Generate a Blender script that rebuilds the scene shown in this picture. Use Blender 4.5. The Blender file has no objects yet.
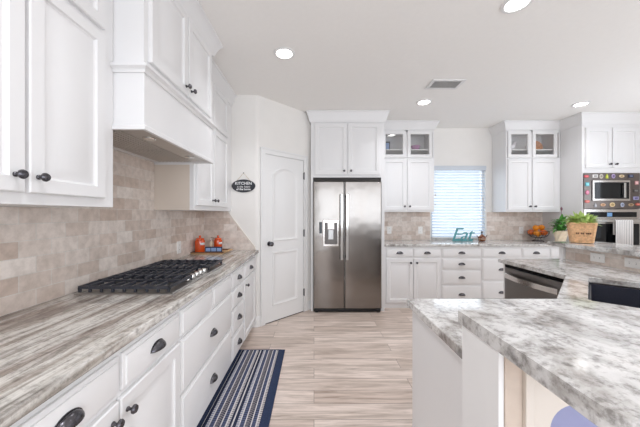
import bpy, bmesh, math, random
from mathutils import Vector, Matrix
from mathutils.geometry import tessellate_polygon
random.seed(7)
PI = math.pi
SC = bpy.context.scene
COL = SC.collection


def lin(c):
    c /= 255.0
    return c / 12.92 if c <= 0.04045 else ((c + 0.055) / 1.055) ** 2.4


def RGB(r, g, b):
    return (lin(r), lin(g), lin(b), 1.0)


# ------------------------------------------------------------------ camera
cam_d = bpy.data.cameras.new('camera')
cam = bpy.data.objects.new('camera', cam_d)
COL.objects.link(cam)
cam.location = (0, 0, 1.34)
cam.rotation_euler = (PI / 2, 0, 0)
cam_d.sensor_width = 36
cam_d.lens = 276 / 640 * 36
cam_d.shift_x = 6 / 640
cam_d.shift_y = 0.5 / 640
cam_d.clip_start = 0.05
SC.camera = cam

# ------------------------------------------------------------------ view, world, daylight
SC.view_settings.view_transform = 'Standard'
SC.view_settings.look = 'None'
SC.view_settings.exposure = -0.51
SC.view_settings.gamma = 1.0
SC.view_settings.use_curve_mapping = False
try:
    SC.cycles.use_denoising = True
    SC.cycles.max_bounces = 10
    SC.cycles.diffuse_bounces = 6
    SC.cycles.sample_clamp_indirect = 6
except Exception:
    pass
W = bpy.data.worlds.new('sky')
SC.world = W
W.use_nodes = True
wb = W.node_tree.nodes['Background']
wb.inputs[0].default_value = (0.80, 0.90, 1.0, 1)
wb.inputs[1].default_value = 1.8


def area(name, loc, rot, sx, sy, power, color=(1, 1, 1), shape='RECTANGLE', spread=PI):
    d = bpy.data.lights.new(name, 'AREA')
    d.shape = shape
    d.size = sx
    if shape == 'RECTANGLE':
        d.size_y = sy
    d.energy = power
    d.color = color
    d.spread = spread
    o = bpy.data.objects.new(name, d)
    o.location = loc
    o.rotation_euler = rot
    COL.objects.link(o)
    return o


# kitchen window daylight, plus unseen fills added behind the camera and at right
area('rear_fill_light', (1.7, -2.92, 1.45), (PI / 2, 0, 0), 5.0, 2.0, 160, (0.90, 0.97, 1.06))  # added fill brightening the room from behind the camera
area('kitchen_window_daylight', (2.37, 4.72, 1.55), (-PI / 2, 0, 0), 0.95, 1.2, 11, (0.9, 0.96, 1.0))
area('right_ceiling_fill', (4.80, 2.2, 1.6), (0, PI / 2 + .95, 0), 1.4, 2.0, 30, (0.91, 0.97, 1.06))  # added unseen fill, tilted up to brighten the ceiling
CAN_POWER = 7.0
CANS = [(-.26, 2.42), (1.357, 1.845), (1.385, 3.475), (3.42, 3.54), (-.26, 0.55), (1.357, 0.1), (3.3, 1.75), (3.3, 0.1)]
CEIL = 2.75


# ------------------------------------------------------------------ materials
def new_mat(name):
    m = bpy.data.materials.new(name)
    m.use_nodes = True
    return m, m.node_tree.nodes, m.node_tree.links, m.node_tree.nodes['Principled BSDF']


def flat(name, col, rough=0.5, metal=0.0, spec=0.5, noise=0.0, nscale=40, bump=0.0, coat=0.0):
    m, N, L, b = new_mat(name)
    b.inputs['Base Color'].default_value = col
    b.inputs['Roughness'].default_value = rough
    b.inputs['Metallic'].default_value = metal
    b.inputs['Specular IOR Level'].default_value = spec
    b.inputs['Coat Weight'].default_value = coat
    if noise or bump:
        tc = N.new('ShaderNodeTexCoord')
        n = N.new('ShaderNodeTexNoise')
        n.inputs['Scale'].default_value = nscale
        n.inputs['Detail'].default_value = 4
        L.new(tc.outputs['Object'], n.inputs['Vector'])
        if noise:
            r = N.new('ShaderNodeValToRGB')
            r.color_ramp.elements[0].position = 0.3
            r.color_ramp.elements[1].position = 0.7
            r.color_ramp.elements[0].color = tuple(c * (1 - noise) for c in col[:3]) + (1,)
            r.color_ramp.elements[1].color = tuple(min(1, c * (1 + noise)) for c in col[:3]) + (1,)
            L.new(n.outputs['Fac'], r.inputs['Fac'])
            L.new(r.outputs['Color'], b.inputs['Base Color'])
        if bump:
            bp = N.new('ShaderNodeBump')
            bp.inputs['Strength'].default_value = bump
            bp.inputs['Distance'].default_value = 0.002
            L.new(n.outputs['Fac'], bp.inputs['Height'])
            L.new(bp.outputs['Normal'], b.inputs['Normal'])
    return m


def ramp(N, stops, interp='LINEAR'):
    r = N.new('ShaderNodeValToRGB')
    cr = r.color_ramp
    cr.interpolation = interp
    while len(cr.elements) < len(stops):
        cr.elements.new(0.5)
    for e, (p, c) in zip(cr.elements, stops):
        e.position = p
        e.color = c
    return r


def mathn(N, L, op, a, b=None):
    n = N.new('ShaderNodeMath')
    n.operation = op
    for i, v in enumerate((a, b)):
        if v is None:
            continue
        if isinstance(v, (int, float)):
            n.inputs[i].default_value = v
        else:
            L.new(v, n.inputs[i])
    return n.outputs[0]


def mixc(N, L, fac, a, b, mode='MIX'):
    n = N.new('ShaderNodeMix')
    n.data_type = 'RGBA'
    n.blend_type = mode
    for sock, v in ((n.inputs[0], fac), (n.inputs[6], a), (n.inputs[7], b)):
        if isinstance(v, (int, float, tuple)):
            sock.default_value = v
        else:
            L.new(v, sock)
    return n.outputs[2]


def granite(name, rotz, stretch, stops, speck=0.35, scale=3.2, blotch=0.62, band=False):
    m, N, L, b = new_mat(name)
    tc = N.new('ShaderNodeTexCoord')
    mp = N.new('ShaderNodeMapping')
    mp.inputs['Rotation'].default_value = (0.12, 0.1, rotz)
    mp.inputs['Scale'].default_value = stretch
    L.new(tc.outputs['Object'], mp.inputs['Vector'])
    n = N.new('ShaderNodeTexNoise')
    n.inputs['Scale'].default_value = scale
    n.inputs['Detail'].default_value = 9
    n.inputs['Roughness'].default_value = 0.62
    n.inputs['Distortion'].default_value = 0.6
    L.new(mp.outputs[0], n.inputs['Vector'])
    r = ramp(N, stops)
    L.new(n.outputs['Fac'], r.inputs['Fac'])
    # crystalline speckle
    n2 = N.new('ShaderNodeTexNoise')
    n2.inputs['Scale'].default_value = 45
    n2.inputs['Detail'].default_value = 5
    n2.inputs['Roughness'].default_value = 0.7
    L.new(tc.outputs['Object'], n2.inputs['Vector'])
    r2 = ramp(N, [(0.36, RGB(105, 94, 88)), (0.52, (1, 1, 1, 1))])
    L.new(n2.outputs['Fac'], r2.inputs['Fac'])
    c1 = mixc(N, L, speck, r.outputs['Color'], r2.outputs['Color'], 'MULTIPLY')
    # dark mineral blotches
    n3 = N.new('ShaderNodeTexNoise')
    n3.inputs['Scale'].default_value = 11
    n3.inputs['Detail'].default_value = 6
    n3.inputs['Distortion'].default_value = 0.6
    L.new(mp.outputs[0], n3.inputs['Vector'])
    r3 = ramp(N, [(0.30, RGB(92, 84, 80)), (0.43, (1, 1, 1, 1))])
    L.new(n3.outputs['Fac'], r3.inputs['Fac'])
    c2 = mixc(N, L, blotch, c1, r3.outputs['Color'], 'MULTIPLY')
    L.new(c2, b.inputs['Base Color'])
    if band:
        mp4 = N.new('ShaderNodeMapping')
        mp4.inputs['Rotation'].default_value = (0, 0, rotz)
        mp4.inputs['Scale'].default_value = (5.0, .55, 3.0)
        L.new(tc.outputs['Object'], mp4.inputs['Vector'])
        n4 = N.new('ShaderNodeTexNoise')
        n4.inputs['Scale'].default_value = 1.0
        n4.inputs['Detail'].default_value = 5
        n4.inputs['Distortion'].default_value = 1.2
        L.new(mp4.outputs[0], n4.inputs['Vector'])
        r4 = ramp(N, [(0.34, RGB(150, 128, 116)), (0.44, (1, 1, 1, 1)), (0.60, (1, 1, 1, 1)), (0.70, RGB(168, 164, 156))])
        L.new(n4.outputs['Fac'], r4.inputs['Fac'])
        c2 = mixc(N, L, 0.8, c2, r4.outputs['Color'], 'MULTIPLY')
        L.new(c2, b.inputs['Base Color'])
    b.inputs['Roughness'].default_value = 0.09
    b.inputs['Specular IOR Level'].default_value = 0.55
    return m


def bricks(name, axes, w, h, mortar, c1, c2, cm, rough=0.45, off=0.5, bump=0.4, mottled=0.5, streak=None):
    """axes: which object coords run along / up the courses."""
    m, N, L, b = new_mat(name)
    tc = N.new('ShaderNodeTexCoord')
    sp = N.new('ShaderNodeSeparateXYZ')
    L.new(tc.outputs['Object'], sp.inputs[0])
    cb = N.new('ShaderNodeCombineXYZ')
    L.new(sp.outputs[axes[0]], cb.inputs[0])
    L.new(sp.outputs[axes[1]], cb.inputs[1])
    br = N.new('ShaderNodeTexBrick')
    br.offset = off
    br.inputs['Scale'].default_value = 1.0
    br.inputs['Brick Width'].default_value = w
    br.inputs['Row Height'].default_value = h
    br.inputs['Mortar Size'].default_value = mortar
    br.inputs['Mortar Smooth'].default_value = 0.2
    br.inputs['Bias'].default_value = 0.0
    br.inputs['Color1'].default_value = c1
    br.inputs['Color2'].default_value = c2
    br.inputs['Mortar'].default_value = cm
    L.new(cb.outputs[0], br.inputs['Vector'])
    n = N.new('ShaderNodeTexNoise')
    n.inputs['Detail'].default_value = 7
    n.inputs['Roughness'].default_value = 0.62
    if streak:
        mp = N.new('ShaderNodeMapping')
        mp.inputs['Scale'].default_value = streak
        # shift the grain from plank to plank so it never runs through a joint
        mul = N.new('ShaderNodeVectorMath')
        mul.operation = 'MULTIPLY_ADD'
        L.new(br.outputs['Color'], mul.inputs[0])
        mul.inputs[1].default_value = (37, 53, 41)
        L.new(tc.outputs['Object'], mul.inputs[2])
        L.new(mul.outputs[0], mp.inputs['Vector'])
        L.new(mp.outputs[0], n.inputs['Vector'])
        n.inputs['Scale'].default_value = 1.0
        n.inputs['Distortion'].default_value = 0.5
    else:
        n.inputs['Scale'].default_value = 22
        L.new(tc.outputs['Object'], n.inputs['Vector'])
    r = ramp(N, [(0.28, (1 - mottled, 1 - mottled * 1.08, 1 - mottled * 1.16, 1)), (0.62, (1.0, 1.0, 1.0, 1))])
    L.new(n.outputs['Fac'], r.inputs['Fac'])
    c = mixc(N, L, 1.0, br.outputs['Color'], r.outputs['Color'], 'MULTIPLY')
    L.new(c, b.inputs['Base Color'])
    b.inputs['Roughness'].default_value = rough
    bp = N.new('ShaderNodeBump')
    bp.invert = True
    bp.inputs['Strength'].default_value = bump
    bp.inputs['Distance'].default_value = 0.003
    L.new(br.outputs['Fac'], bp.inputs['Height'])
    L.new(bp.outputs['Normal'], b.inputs['Normal'])
    return m


def steel(name, col=(196, 190, 184), rough=0.26, axis=2):
    m, N, L, b = new_mat(name)
    b.inputs['Base Color'].default_value = RGB(*col)
    b.inputs['Metallic'].default_value = 1.0
    tc = N.new('ShaderNodeTexCoord')
    mp = N.new('ShaderNodeMapping')
    s = [3, 3, 3]
    s[axis] = 500
    mp.inputs['Scale'].default_value = s
    L.new(tc.outputs['Object'], mp.inputs[0])
    n = N.new('ShaderNodeTexNoise')
    n.inputs['Scale'].default_value = 1
    L.new(mp.outputs[0], n.inputs[0])
    r = N.new('ShaderNodeMapRange')
    r.inputs['To Min'].default_value = rough - 0.05
    r.inputs['To Max'].default_value = rough + 0.07
    L.new(n.outputs['Fac'], r.inputs[0])
    L.new(r.outputs[0], b.inputs['Roughness'])
    # gentle oil-canning of the sheet
    n2 = N.new('ShaderNodeTexNoise')
    n2.inputs['Scale'].default_value = 3.0
    L.new(tc.outputs['Object'], n2.inputs[0])
    bp = N.new('ShaderNodeBump')
    bp.inputs['Strength'].default_value = 0.3
    bp.inputs['Distance'].default_value = 0.02
    L.new(n2.outputs['Fac'], bp.inputs['Height'])
    L.new(bp.outputs['Normal'], b.inputs['Normal'])
    return m


def emit(name, col, s):
    m, N, L, b = new_mat(name)
    b.inputs['Base Color'].default_value = (0, 0, 0, 1)
    b.inputs['Emission Color'].default_value = col
    b.inputs['Emission Strength'].default_value = s
    return m


def glassy(name, tint=(1, 1, 1, 1), gloss=0.08):
    m, N, L, b = new_mat(name)
    t = N.new('ShaderNodeBsdfTransparent')
    t.inputs[0].default_value = tint
    g = N.new('ShaderNodeBsdfGlossy')
    g.inputs['Roughness'].default_value = 0.02
    x = N.new('ShaderNodeMixShader')
    x.inputs[0].default_value = gloss
    L.new(t.outputs[0], x.inputs[1])
    L.new(g.outputs[0], x.inputs[2])
    L.new(x.outputs[0], N['Material Output'].inputs[0])
    return m


M = {}
M['white'] = flat('cabinet_white_paint', RGB(230, 229, 229), 0.36, spec=0.35, noise=0.008, nscale=2)
M['trimw'] = flat('trim_white_paint', RGB(232, 231, 230), 0.4, noise=0.008, nscale=2)
M['wall'] = flat('wall_paint', RGB(235, 232, 228), 0.75, noise=0.012, nscale=6, bump=0.12)
M['ceil'] = flat('ceiling_paint', RGB(246, 244, 241), 0.85, noise=0.01, nscale=30, bump=0.3)
M['bronze'] = flat('dark_bronze', RGB(88, 86, 90), 0.26, metal=0.85, noise=0.15, nscale=60)
M['black'] = flat('black_enamel', RGB(22, 22, 25), 0.35, noise=0.1, nscale=50)
M['iron'] = flat('cast_iron', RGB(48, 50, 58), 0.36, noise=0.2, nscale=90, bump=0.2)
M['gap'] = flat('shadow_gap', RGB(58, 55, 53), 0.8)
M['steel'] = steel('brushed_steel', (140, 134, 129), 0.19)
M['steelv'] = steel('brushed_steel_upright', (205, 199, 194), 0.2, 0)
M['steeld'] = steel('dark_steel', (176, 174, 172), 0.3)
M['chrome'] = flat('chrome', RGB(215, 213, 210), 0.14, metal=1.0)
M['glassblack'] = flat('black_glass', RGB(14, 15, 18), 0.08, spec=0.4)
M['glass'] = glassy('clear_glass')
M['plate'] = flat('outlet_plastic', RGB(240, 238, 235), 0.35)
M['plate_dark'] = flat('outlet_slot', RGB(70, 66, 64), 0.5)
M['side_shade'] = flat('side_panel_shade', RGB(216, 203, 190), 0.55)  # warm shade put into the colour
M['wood'] = flat('light_wood', RGB(196, 160, 118), 0.5, noise=0.2, nscale=25)
M['filter'] = steel('hood_filter', (205, 200, 195), 0.45, 1)
M['lens'] = emit('lamp_lens', (1.0, 0.98, 0.95, 1), 14)
M['disp'] = emit('oven_display', (0.25, 0.5, 0.9, 1), 0.9)
TAN1, TAN2, TANM = RGB(240, 230, 222), RGB(208, 189, 176), RGB(226, 219, 212)
M['tile_yz'] = bricks('travertine_tile_side', (1, 2), .152, .0763, .0022, TAN1, TAN2, TANM, mottled=0.24)
M['tile_xz'] = bricks('travertine_tile_back', (0, 2), .152, .0763, .0022, TAN1, TAN2, TANM, mottled=0.24)
M['floor'] = bricks('plank_tile_floor', (0, 1), 1.2, .15, .0022, RGB(232, 217, 207), RGB(208, 190, 178), RGB(160, 146, 136),
                    rough=0.38, off=0.37, bump=0.25, mottled=0.52, streak=(2.6, 30, 1))
M['granite_left'] = granite('granite_streaked', 0.3, (5.5, 0.6, 5.0),
                            [(0.28, RGB(106, 92, 86)), (0.38, RGB(142, 130, 122)), (0.45, RGB(186, 180, 172)), (0.51, RGB(226, 223, 218)), (0.57, RGB(158, 152, 145)), (0.63, RGB(214, 210, 204)), (0.74, RGB(142, 130, 121))], 0.4, 1.7, 0.4, True)
M['granite'] = granite('granite_cloudy', 0.8, (1.25, 0.9, 1.1),
                       [(0.28, RGB(132, 124, 120)), (0.40, RGB(178, 174, 170)), (0.49, RGB(208, 206, 204)), (0.60, RGB(220, 218, 216)), (0.72, RGB(192, 187, 182))], 0.55, 6.5, 0.42)
M['orange_glaze'] = flat('orange_ceramic', RGB(214, 78, 20), 0.2, coat=0.5, noise=0.08, nscale=20)
M['teal'] = flat('teal_paint', RGB(86, 152, 158), 0.5, noise=0.15, nscale=30)
M['slate'] = flat('chalkboard', RGB(48, 50, 56), 0.6, noise=0.1, nscale=40)
M['letter'] = flat('white_lettering', RGB(236, 236, 236), 0.6)
M['twine'] = flat('jute_twine', RGB(196, 176, 140), 0.9, noise=0.2, nscale=200)
M['leaf'] = flat('leaf_green', RGB(84, 148, 66), 0.45, noise=0.35, nscale=25)
M['leaf_light'] = flat('leaf_lime', RGB(190, 210, 130), 0.45, noise=0.3, nscale=30)
M['cream'] = flat('cream_glaze', RGB(232, 216, 190), 0.4, noise=0.08, nscale=20)
M['wicker'] = flat('wicker', RGB(216, 174, 132), 0.65, noise=0.22, nscale=60, bump=0.5)
M['wicker_dark'] = flat('wicker_dark', RGB(92, 62, 44), 0.7, noise=0.2, nscale=60)
M['fruit'] = flat('orange_peel', RGB(238, 146, 30), 0.45, noise=0.1, nscale=12, bump=0.3)
M['fruit_red'] = flat('peach_skin', RGB(226, 112, 44), 0.45, noise=0.2, nscale=10)
M['amber'] = flat('brown_glass', RGB(122, 66, 34), 0.15, coat=0.5, noise=0.2, nscale=20)
M['blueplaque'] = flat('navy_plaque', RGB(38, 48, 74), 0.5)
M['bluepale'] = flat('pale_blue_paint', RGB(138, 164, 206), 0.5)
M['lav'] = flat('periwinkle_paint', RGB(142, 145, 178), 0.6)
M['knee'] = flat('cream_wall_paint', RGB(212, 203, 193), 0.7, noise=0.01, nscale=6)
M['sinkm'] = flat('dark_composite_sink', RGB(52, 54, 66), 0.32, noise=0.2, nscale=150)


def rug_mat():
    m, N, L, b = new_mat('striped_rug_weave')
    tc = N.new('ShaderNodeTexCoord')
    sp = N.new('ShaderNodeSeparateXYZ')
    L.new(tc.outputs['Object'], sp.inputs[0])
    x = mathn(N, L, 'ADD', sp.outputs[0], 0.1875)
    f = mathn(N, L, 'FRACT', mathn(N, L, 'MULTIPLY', x, 1 / 0.19))
    nv, wh, gr, bl, lb = RGB(30, 38, 66), RGB(216, 212, 210), RGB(136, 130, 132), RGB(84, 92, 122), RGB(130, 134, 156)
    solid = ramp(N, [(0, wh), (.05, nv), (.16, lb), (.24, wh), (.28, bl), (.42, wh), (.46, gr), (.56, nv), (.63, wh), (.67, bl), (.80, wh), (.84, gr), (.92, nv)], 'CONSTANT')
    L.new(f, solid.inputs[0])
    alt = ramp(N, [(0, wh), (.05, nv), (.16, wh), (.24, wh), (.28, nv), (.42, wh), (.46, nv), (.56, gr), (.63, wh), (.67, nv), (.80, wh), (.84, wh), (.92, nv)], 'CONSTANT')
    L.new(f, alt.inputs[0])
    d = mathn(N, L, 'GREATER_THAN', mathn(N, L, 'FRACT', mathn(N, L, 'MULTIPLY', sp.outputs[1], 55)), 0.62)
    c = mixc(N, L, d, solid.outputs['Color'], alt.outputs['Color'])
    n = N.new('ShaderNodeTexNoise')
    n.inputs['Scale'].default_value = 160
    L.new(tc.outputs['Object'], n.inputs[0])
    r = ramp(N, [(0.3, (0.75, 0.75, 0.75, 1)), (0.6, (1, 1, 1, 1))])
    L.new(n.outputs['Fac'], r.inputs[0])
    L.new(mixc(N, L, 1.0, c, r.outputs['Color'], 'MULTIPLY'), b.inputs['Base Color'])
    b.inputs['Roughness'].default_value = 0.95
    bp = N.new('ShaderNodeBump')
    bp.inputs['Strength'].default_value = 0.6
    bp.inputs['Distance'].default_value = 0.003
    L.new(n.outputs['Fac'], bp.inputs['Height'])
    L.new(bp.outputs['Normal'], b.inputs['Normal'])
    return m


M['rug'] = rug_mat()
M['rug_border'] = flat('navy_rug_binding', RGB(36, 49, 78), 0.95, noise=0.25, nscale=150, bump=0.5)


def blind_mat():
    m, N, L, b = new_mat('blind_slat')
    b.inputs['Base Color'].default_value = RGB(240, 243, 246)
    b.inputs['Roughness'].default_value = 0.5
    t = N.new('ShaderNodeBsdfTranslucent')
    t.inputs[0].default_value = RGB(196, 214, 232)
    x = N.new('ShaderNodeMixShader')
    x.inputs[0].default_value = 0.4
    L.new(b.outputs[0], x.inputs[1])
    L.new(t.outputs[0], x.inputs[2])
    L.new(x.outputs[0], N['Material Output'].inputs[0])
    return m


M['blind'] = blind_mat()


def towel_mat():
    m, N, L, b = new_mat('striped_tea_towel')
    tc = N.new('ShaderNodeTexCoord')
    sp = N.new('ShaderNodeSeparateXYZ')
    L.new(tc.outputs['Object'], sp.inputs[0])
    f = mathn(N, L, 'FRACT', mathn(N, L, 'MULTIPLY', sp.outputs[0], 42))
    r = ramp(N, [(0, RGB(236, 234, 232)), (0.72, RGB(236, 234, 232)), (0.76, RGB(166, 164, 166)), (0.95, RGB(166, 164, 166))])
    L.new(f, r.inputs[0])
    L.new(r.outputs[0], b.inputs['Base Color'])
    b.inputs['Roughness'].default_value = 0.95
    return m


M['towel'] = towel_mat()

# ------------------------------------------------------------------ mesh builder
ORG = {}


class Fr:
    """A local frame: a runs along the face, b is up, c comes out of the face."""

    def __init__(s, o, u=(1, 0, 0)):
        s.o = Vector(o)
        s.u = Vector(u).normalized()
        s.v = Vector((0, 0, 1))
        s.n = s.u.cross(s.v)

    def P(s, a, b, c):
        return s.o + s.u * a + s.v * b + s.n * c


WORLD = Fr((0, 0, 0))          # a = X, b = Z, c = -Y
LEFT = (0, 1, 0)               # face looks +X
BACK = (1, 0, 0)               # face looks -Y
PEN = (0, -1, 0)               # face looks -X


class MB:
    def __init__(s):
        s.v = []
        s.f = []

    def add(s, verts, faces):
        k = len(s.v)
        s.v += [Vector(p) for p in verts]
        s.f += [tuple(k + i for i in f) for f in faces]
        return s

    def box(s, x0, x1, y0, y1, z0, z1):
        p = [(x, y, z) for x in (x0, x1) for y in (y0, y1) for z in (z0, z1)]
        return s.add(p, [(0, 1, 3, 2), (4, 6, 7, 5), (0, 4, 5, 1), (2, 3, 7, 6), (0, 2, 6, 4), (1, 5, 7, 3)])

    def fbox(s, F, a0, a1, b0, b1, c0, c1):
        p = [F.P(a, b, c) for a in (a0, a1) for b in (b0, b1) for c in (c0, c1)]
        return s.add(p, [(0, 1, 3, 2), (4, 6, 7, 5), (0, 4, 5, 1), (2, 3, 7, 6), (0, 2, 6, 4), (1, 5, 7, 3)])

    def loops(s, LP, cap0=True, cap1=True, closed=True):
        n = len(LP[0])
        k = len(s.v)
        for l in LP:
            s.v += [Vector(p) for p in l]
        for i in range(len(LP) - 1):
            for j in range(n if closed else n - 1):
                j2 = (j + 1) % n
                s.f.append((k + i * n + j, k + i * n + j2, k + (i + 1) * n + j2, k + (i + 1) * n + j))
        if cap0:
            s.f.append(tuple(k + j for j in reversed(range(n))))
        if cap1:
            e = k + (len(LP) - 1) * n
            s.f.append(tuple(e + j for j in range(n)))
        return s

    def panel(s, F, a0, a1, b0, b1, c0, prof, arch=0.0):
        """nested loops (inset, height) making a profiled panel, with an arched top if asked"""
        LP = []
        N = 12 if arch else 1
        for ins, h in prof:
            l = [F.P(a0 + ins, b0 + ins, c0 + h), F.P(a1 - ins, b0 + ins, c0 + h)]
            for i in range(N + 1):
                t = i / N
                a = (a1 - ins) + (a0 + ins - a1 + ins) * t
                l.append(F.P(a, b1 - ins - arch * (2 * t - 1) ** 2, c0 + h))
            LP.append(l)
        return s.loops(LP)

    def lathe(s, prof, centre, axis=(0, 0, 1), seg=20):
        ax = Vector(axis).normalized()
        t = Vector((1, 0, 0)) if abs(ax.x) < 0.9 else Vector((0, 1, 0))
        e1 = (t - ax * t.dot(ax)).normalized()
        e2 = ax.cross(e1)
        c = Vector(centre)
        LP = [[c + ax * h + (e1 * math.cos(2 * PI * j / seg) + e2 * math.sin(2 * PI * j / seg)) * max(r, 1e-4) for j in range(seg)] for r, h in prof]
        return s.loops(LP)

    def tube(s, path, r, seg=8, closed=False):
        P = [Vector(p) for p in path]
        n = len(P)
        LP = []
        prev = None
        for i in range(n):
            d = (P[(i + 1) % n] - P[i - 1]) if closed else (P[min(i + 1, n - 1)] - P[max(i - 1, 0)])
            d.normalize()
            if prev is None:
                t = Vector((0, 0, 1)) if abs(d.z) < 0.9 else Vector((1, 0, 0))
                e = (t - d * t.dot(d)).normalized()
            else:
                e = (prev - d * prev.dot(d)).normalized()
            prev = e
            g = d.cross(e)
            rr = r[i] if isinstance(r, (list, tuple)) else r
            LP.append([P[i] + (e * math.cos(2 * PI * j / seg) + g * math.sin(2 * PI * j / seg)) * rr for j in range(seg)])
        if closed:
            LP.append(LP[0])
            return s.loops(LP, False, False)
        return s.loops(LP)

    def prism(s, poly, z0, z1, holes=()):
        """vertical prism over a plan polygon, with optional holes"""
        rings = [list(poly)] + [list(h) for h in holes]
        flatp = [p for r in rings for p in r]
        tri = tessellate_polygon([[Vector((p[0], p[1], 0)) for p in r] for r in rings])
        n = len(flatp)
        k = len(s.v)
        s.v += [Vector((p[0], p[1], z0)) for p in flatp] + [Vector((p[0], p[1], z1)) for p in flatp]
        for t in tri:
            s.f.append((k + t[2], k + t[1], k + t[0]))
            s.f.append((k + n + t[0], k + n + t[1], k + n + t[2]))
        b = 0
        for r in rings:
            m = len(r)
            for j in range(m):
                j2 = (j + 1) % m
                s.f.append((k + b + j, k + b + j2, k + n + b + j2, k + n + b + j))
            b += m
        return s

    def fprism(s, F, poly, c0, c1):
        """prism on a face: polygon in (a, b), from c0 to c1"""
        return s.loops([[F.P(a, b, c0) for a, b in poly], [F.P(a, b, c1) for a, b in poly]])

    def sweep(s, path, prof):
        """mitred sweep of a closed (offset, z) profile along a plan polyline; offset goes to the right of travel"""
        P = [Vector((p[0], p[1])) for p in path]
        n = len(P)
        LP = []
        for i in range(n):
            ds = []
            if i > 0:
                ds.append((P[i] - P[i - 1]).normalized())
            if i < n - 1:
                ds.append((P[i + 1] - P[i]).normalized())
            ns = [Vector((d.y, -d.x)) for d in ds]
            m = ns[0] if len(ns) == 1 else (ns[0] + ns[1]) / (1 + ns[0].dot(ns[1]))
            LP.append([(P[i].x + m.x * o, P[i].y + m.y * o, z) for o, z in prof])
        return s.loops(LP)

    def build(s, name, mat, parent=None, bevel=0.0, smooth=True, origin=None, angle=35, seg=2, fixn=True):
        me = bpy.data.meshes.new(name)
        lo = Vector([min(p[i] for p in s.v) for i in range(3)])
        hi = Vector([max(p[i] for p in s.v) for i in range(3)])
        o0 = Vector(origin) if origin is not None else Vector(((lo.x + hi.x) / 2, (lo.y + hi.y) / 2, lo.z))
        me.from_pydata([p - o0 for p in s.v], [], s.f)
        if fixn:
            bm = bmesh.new()
            bm.from_mesh(me)
            bmesh.ops.remove_doubles(bm, verts=bm.verts, dist=1e-6)
            bmesh.ops.recalc_face_normals(bm, faces=bm.faces)
            bm.to_mesh(me)
            bm.free()
        me.materials.append(mat if not isinstance(mat, str) else M[mat])
        if smooth:
            me.shade_smooth()
            me.set_sharp_from_angle(angle=math.radians(angle))
        ob = bpy.data.objects.new(name, me)
        COL.objects.link(ob)
        po = ORG[parent.name] if parent is not None else Vector()
        ob.location = o0 - po
        if parent is not None:
            ob.parent = parent
        ORG[ob.name] = o0
        if bevel:
            md = ob.modifiers.new('edge', 'BEVEL')
            md.width = bevel
            md.segments = seg
            md.limit_method = 'ANGLE'
            md.angle_limit = math.radians(40)
            md.harden_normals = False
        return ob


def tag(o, label=None, cat=None, group=None, kind=None):
    if label:
        o['label'] = label
    if cat:
        o['category'] = cat
    if group:
        o['group'] = group
    if kind:
        o['kind'] = kind
    return o


def thing(name, label, cat, loc, group=None):
    o = bpy.data.objects.new(name, None)
    o.empty_display_size = 0.1
    COL.objects.link(o)
    o.location = loc
    ORG[o.name] = Vector(loc)
    return tag(o, label, cat, group)


def struct(mb, name, mat, parent=None, **k):
    o = mb.build(name, mat, parent, **k)
    if parent is None:
        o['kind'] = 'structure'
    return o


def box(x0, x1, y0, y1, z0, z1):
    return MB().box(x0, x1, y0, y1, z0, z1)


def fbox(F, *a):
    return MB().fbox(F, *a)


# ------------------------------------------------------------------ shell of the room
XL, XR, YB, YN = -1.31, 4.66, 4.54, -3.0
struct(box(XL - .1, XR + .1, YN - .1, YB + .1, -.06, 0), 'floor', 'floor', smooth=False, origin=(0, 0, 0))
struct(box(XL - .1, XR + .1, YN - .1, YB + .1, CEIL, CEIL + .06), 'ceiling', 'ceil', smooth=False)
struct(box(XL - .1, XL, YN - .1, YB + .1, 0, CEIL), 'wall_left', 'wall', smooth=False)
struct(MB().box(XR, XR + .1, YN - .1, 1.2, 0, CEIL).box(XR, XR + .1, 3.2, YB + .1, 0, CEIL).box(XR, XR + .1, 1.2, 3.2, 0, .9).box(XR, XR + .1, 1.2, 3.2, 2.3, CEIL), 'wall_right', 'wall', smooth=False)
WX0, WX1, WZ0, WZ1 = 1.925, 2.82, .925, 2.13
struct(MB().box(XL, WX0, YB, YB + .12, 0, CEIL).box(WX1, XR, YB, YB + .12, 0, CEIL).box(WX0, WX1, YB, YB + .12, 0, WZ0).box(WX0, WX1, YB, YB + .12, WZ1, CEIL),
       'wall_back', 'wall', smooth=False)
# rear wall of the living room, behind the camera, with window openings added to let in fill light
m = MB()
m.box(XL, -.9, YN - .1, YN, 0, CEIL).box(4.3, XR, YN - .1, YN, 0, CEIL).box(1.5, 1.9, YN - .1, YN, 0, CEIL)
m.box(-.9, 4.3, YN - .1, YN, 0, .35).box(-.9, 4.3, YN - .1, YN, 2.4, CEIL)
struct(m, 'wall_rear', 'wall', smooth=False)
# pantry corner: short wall facing the camera, rounded corner, then the diagonal wall with the door
PC = Vector((-.675, 3.275))
dg = Vector((1, 1)).normalized()
foot = [(XL, 3.27)]
R = .07
# fillet between direction (1,0) and (1,1)/sqrt2
cut = R * math.tan(PI / 8)
c0 = Vector((PC.x - cut, 3.27))
cen = c0 + Vector((0, R))
for i in range(7):
    a = -PI / 2 + (PI / 4) * i / 6
    foot.append((cen.x + R * math.cos(a), cen.y + R * math.sin(a)))
DEND = (-.045, PC.y + (-.045 - PC.x) - .005)
foot += [DEND, (-.045, YB), (XL, YB)]
struct(MB().prism(foot, 0, CEIL), 'wall_pantry', 'wall', angle=30)

# baseboards around the pantry corner
bprof = [(0, 0), (.014, 0), (.014, .10), (.008, .12), (0, .122)]
DF = Fr((PC.x, PC.y - .005, 0), (1, 1, 0))          # diagonal door wall


def dpt(t):
    p = DF.P(t, 0, 0)
    return (p.x, p.y)


struct(MB().sweep([(-.755, 3.27)] + foot[1:8] + [dpt(.044)], bprof), 'baseboard_pantry', 'trimw')
struct(MB().sweep([dpt(.804), dpt(.886)], bprof), 'baseboard_fridge', 'trimw')

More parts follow.
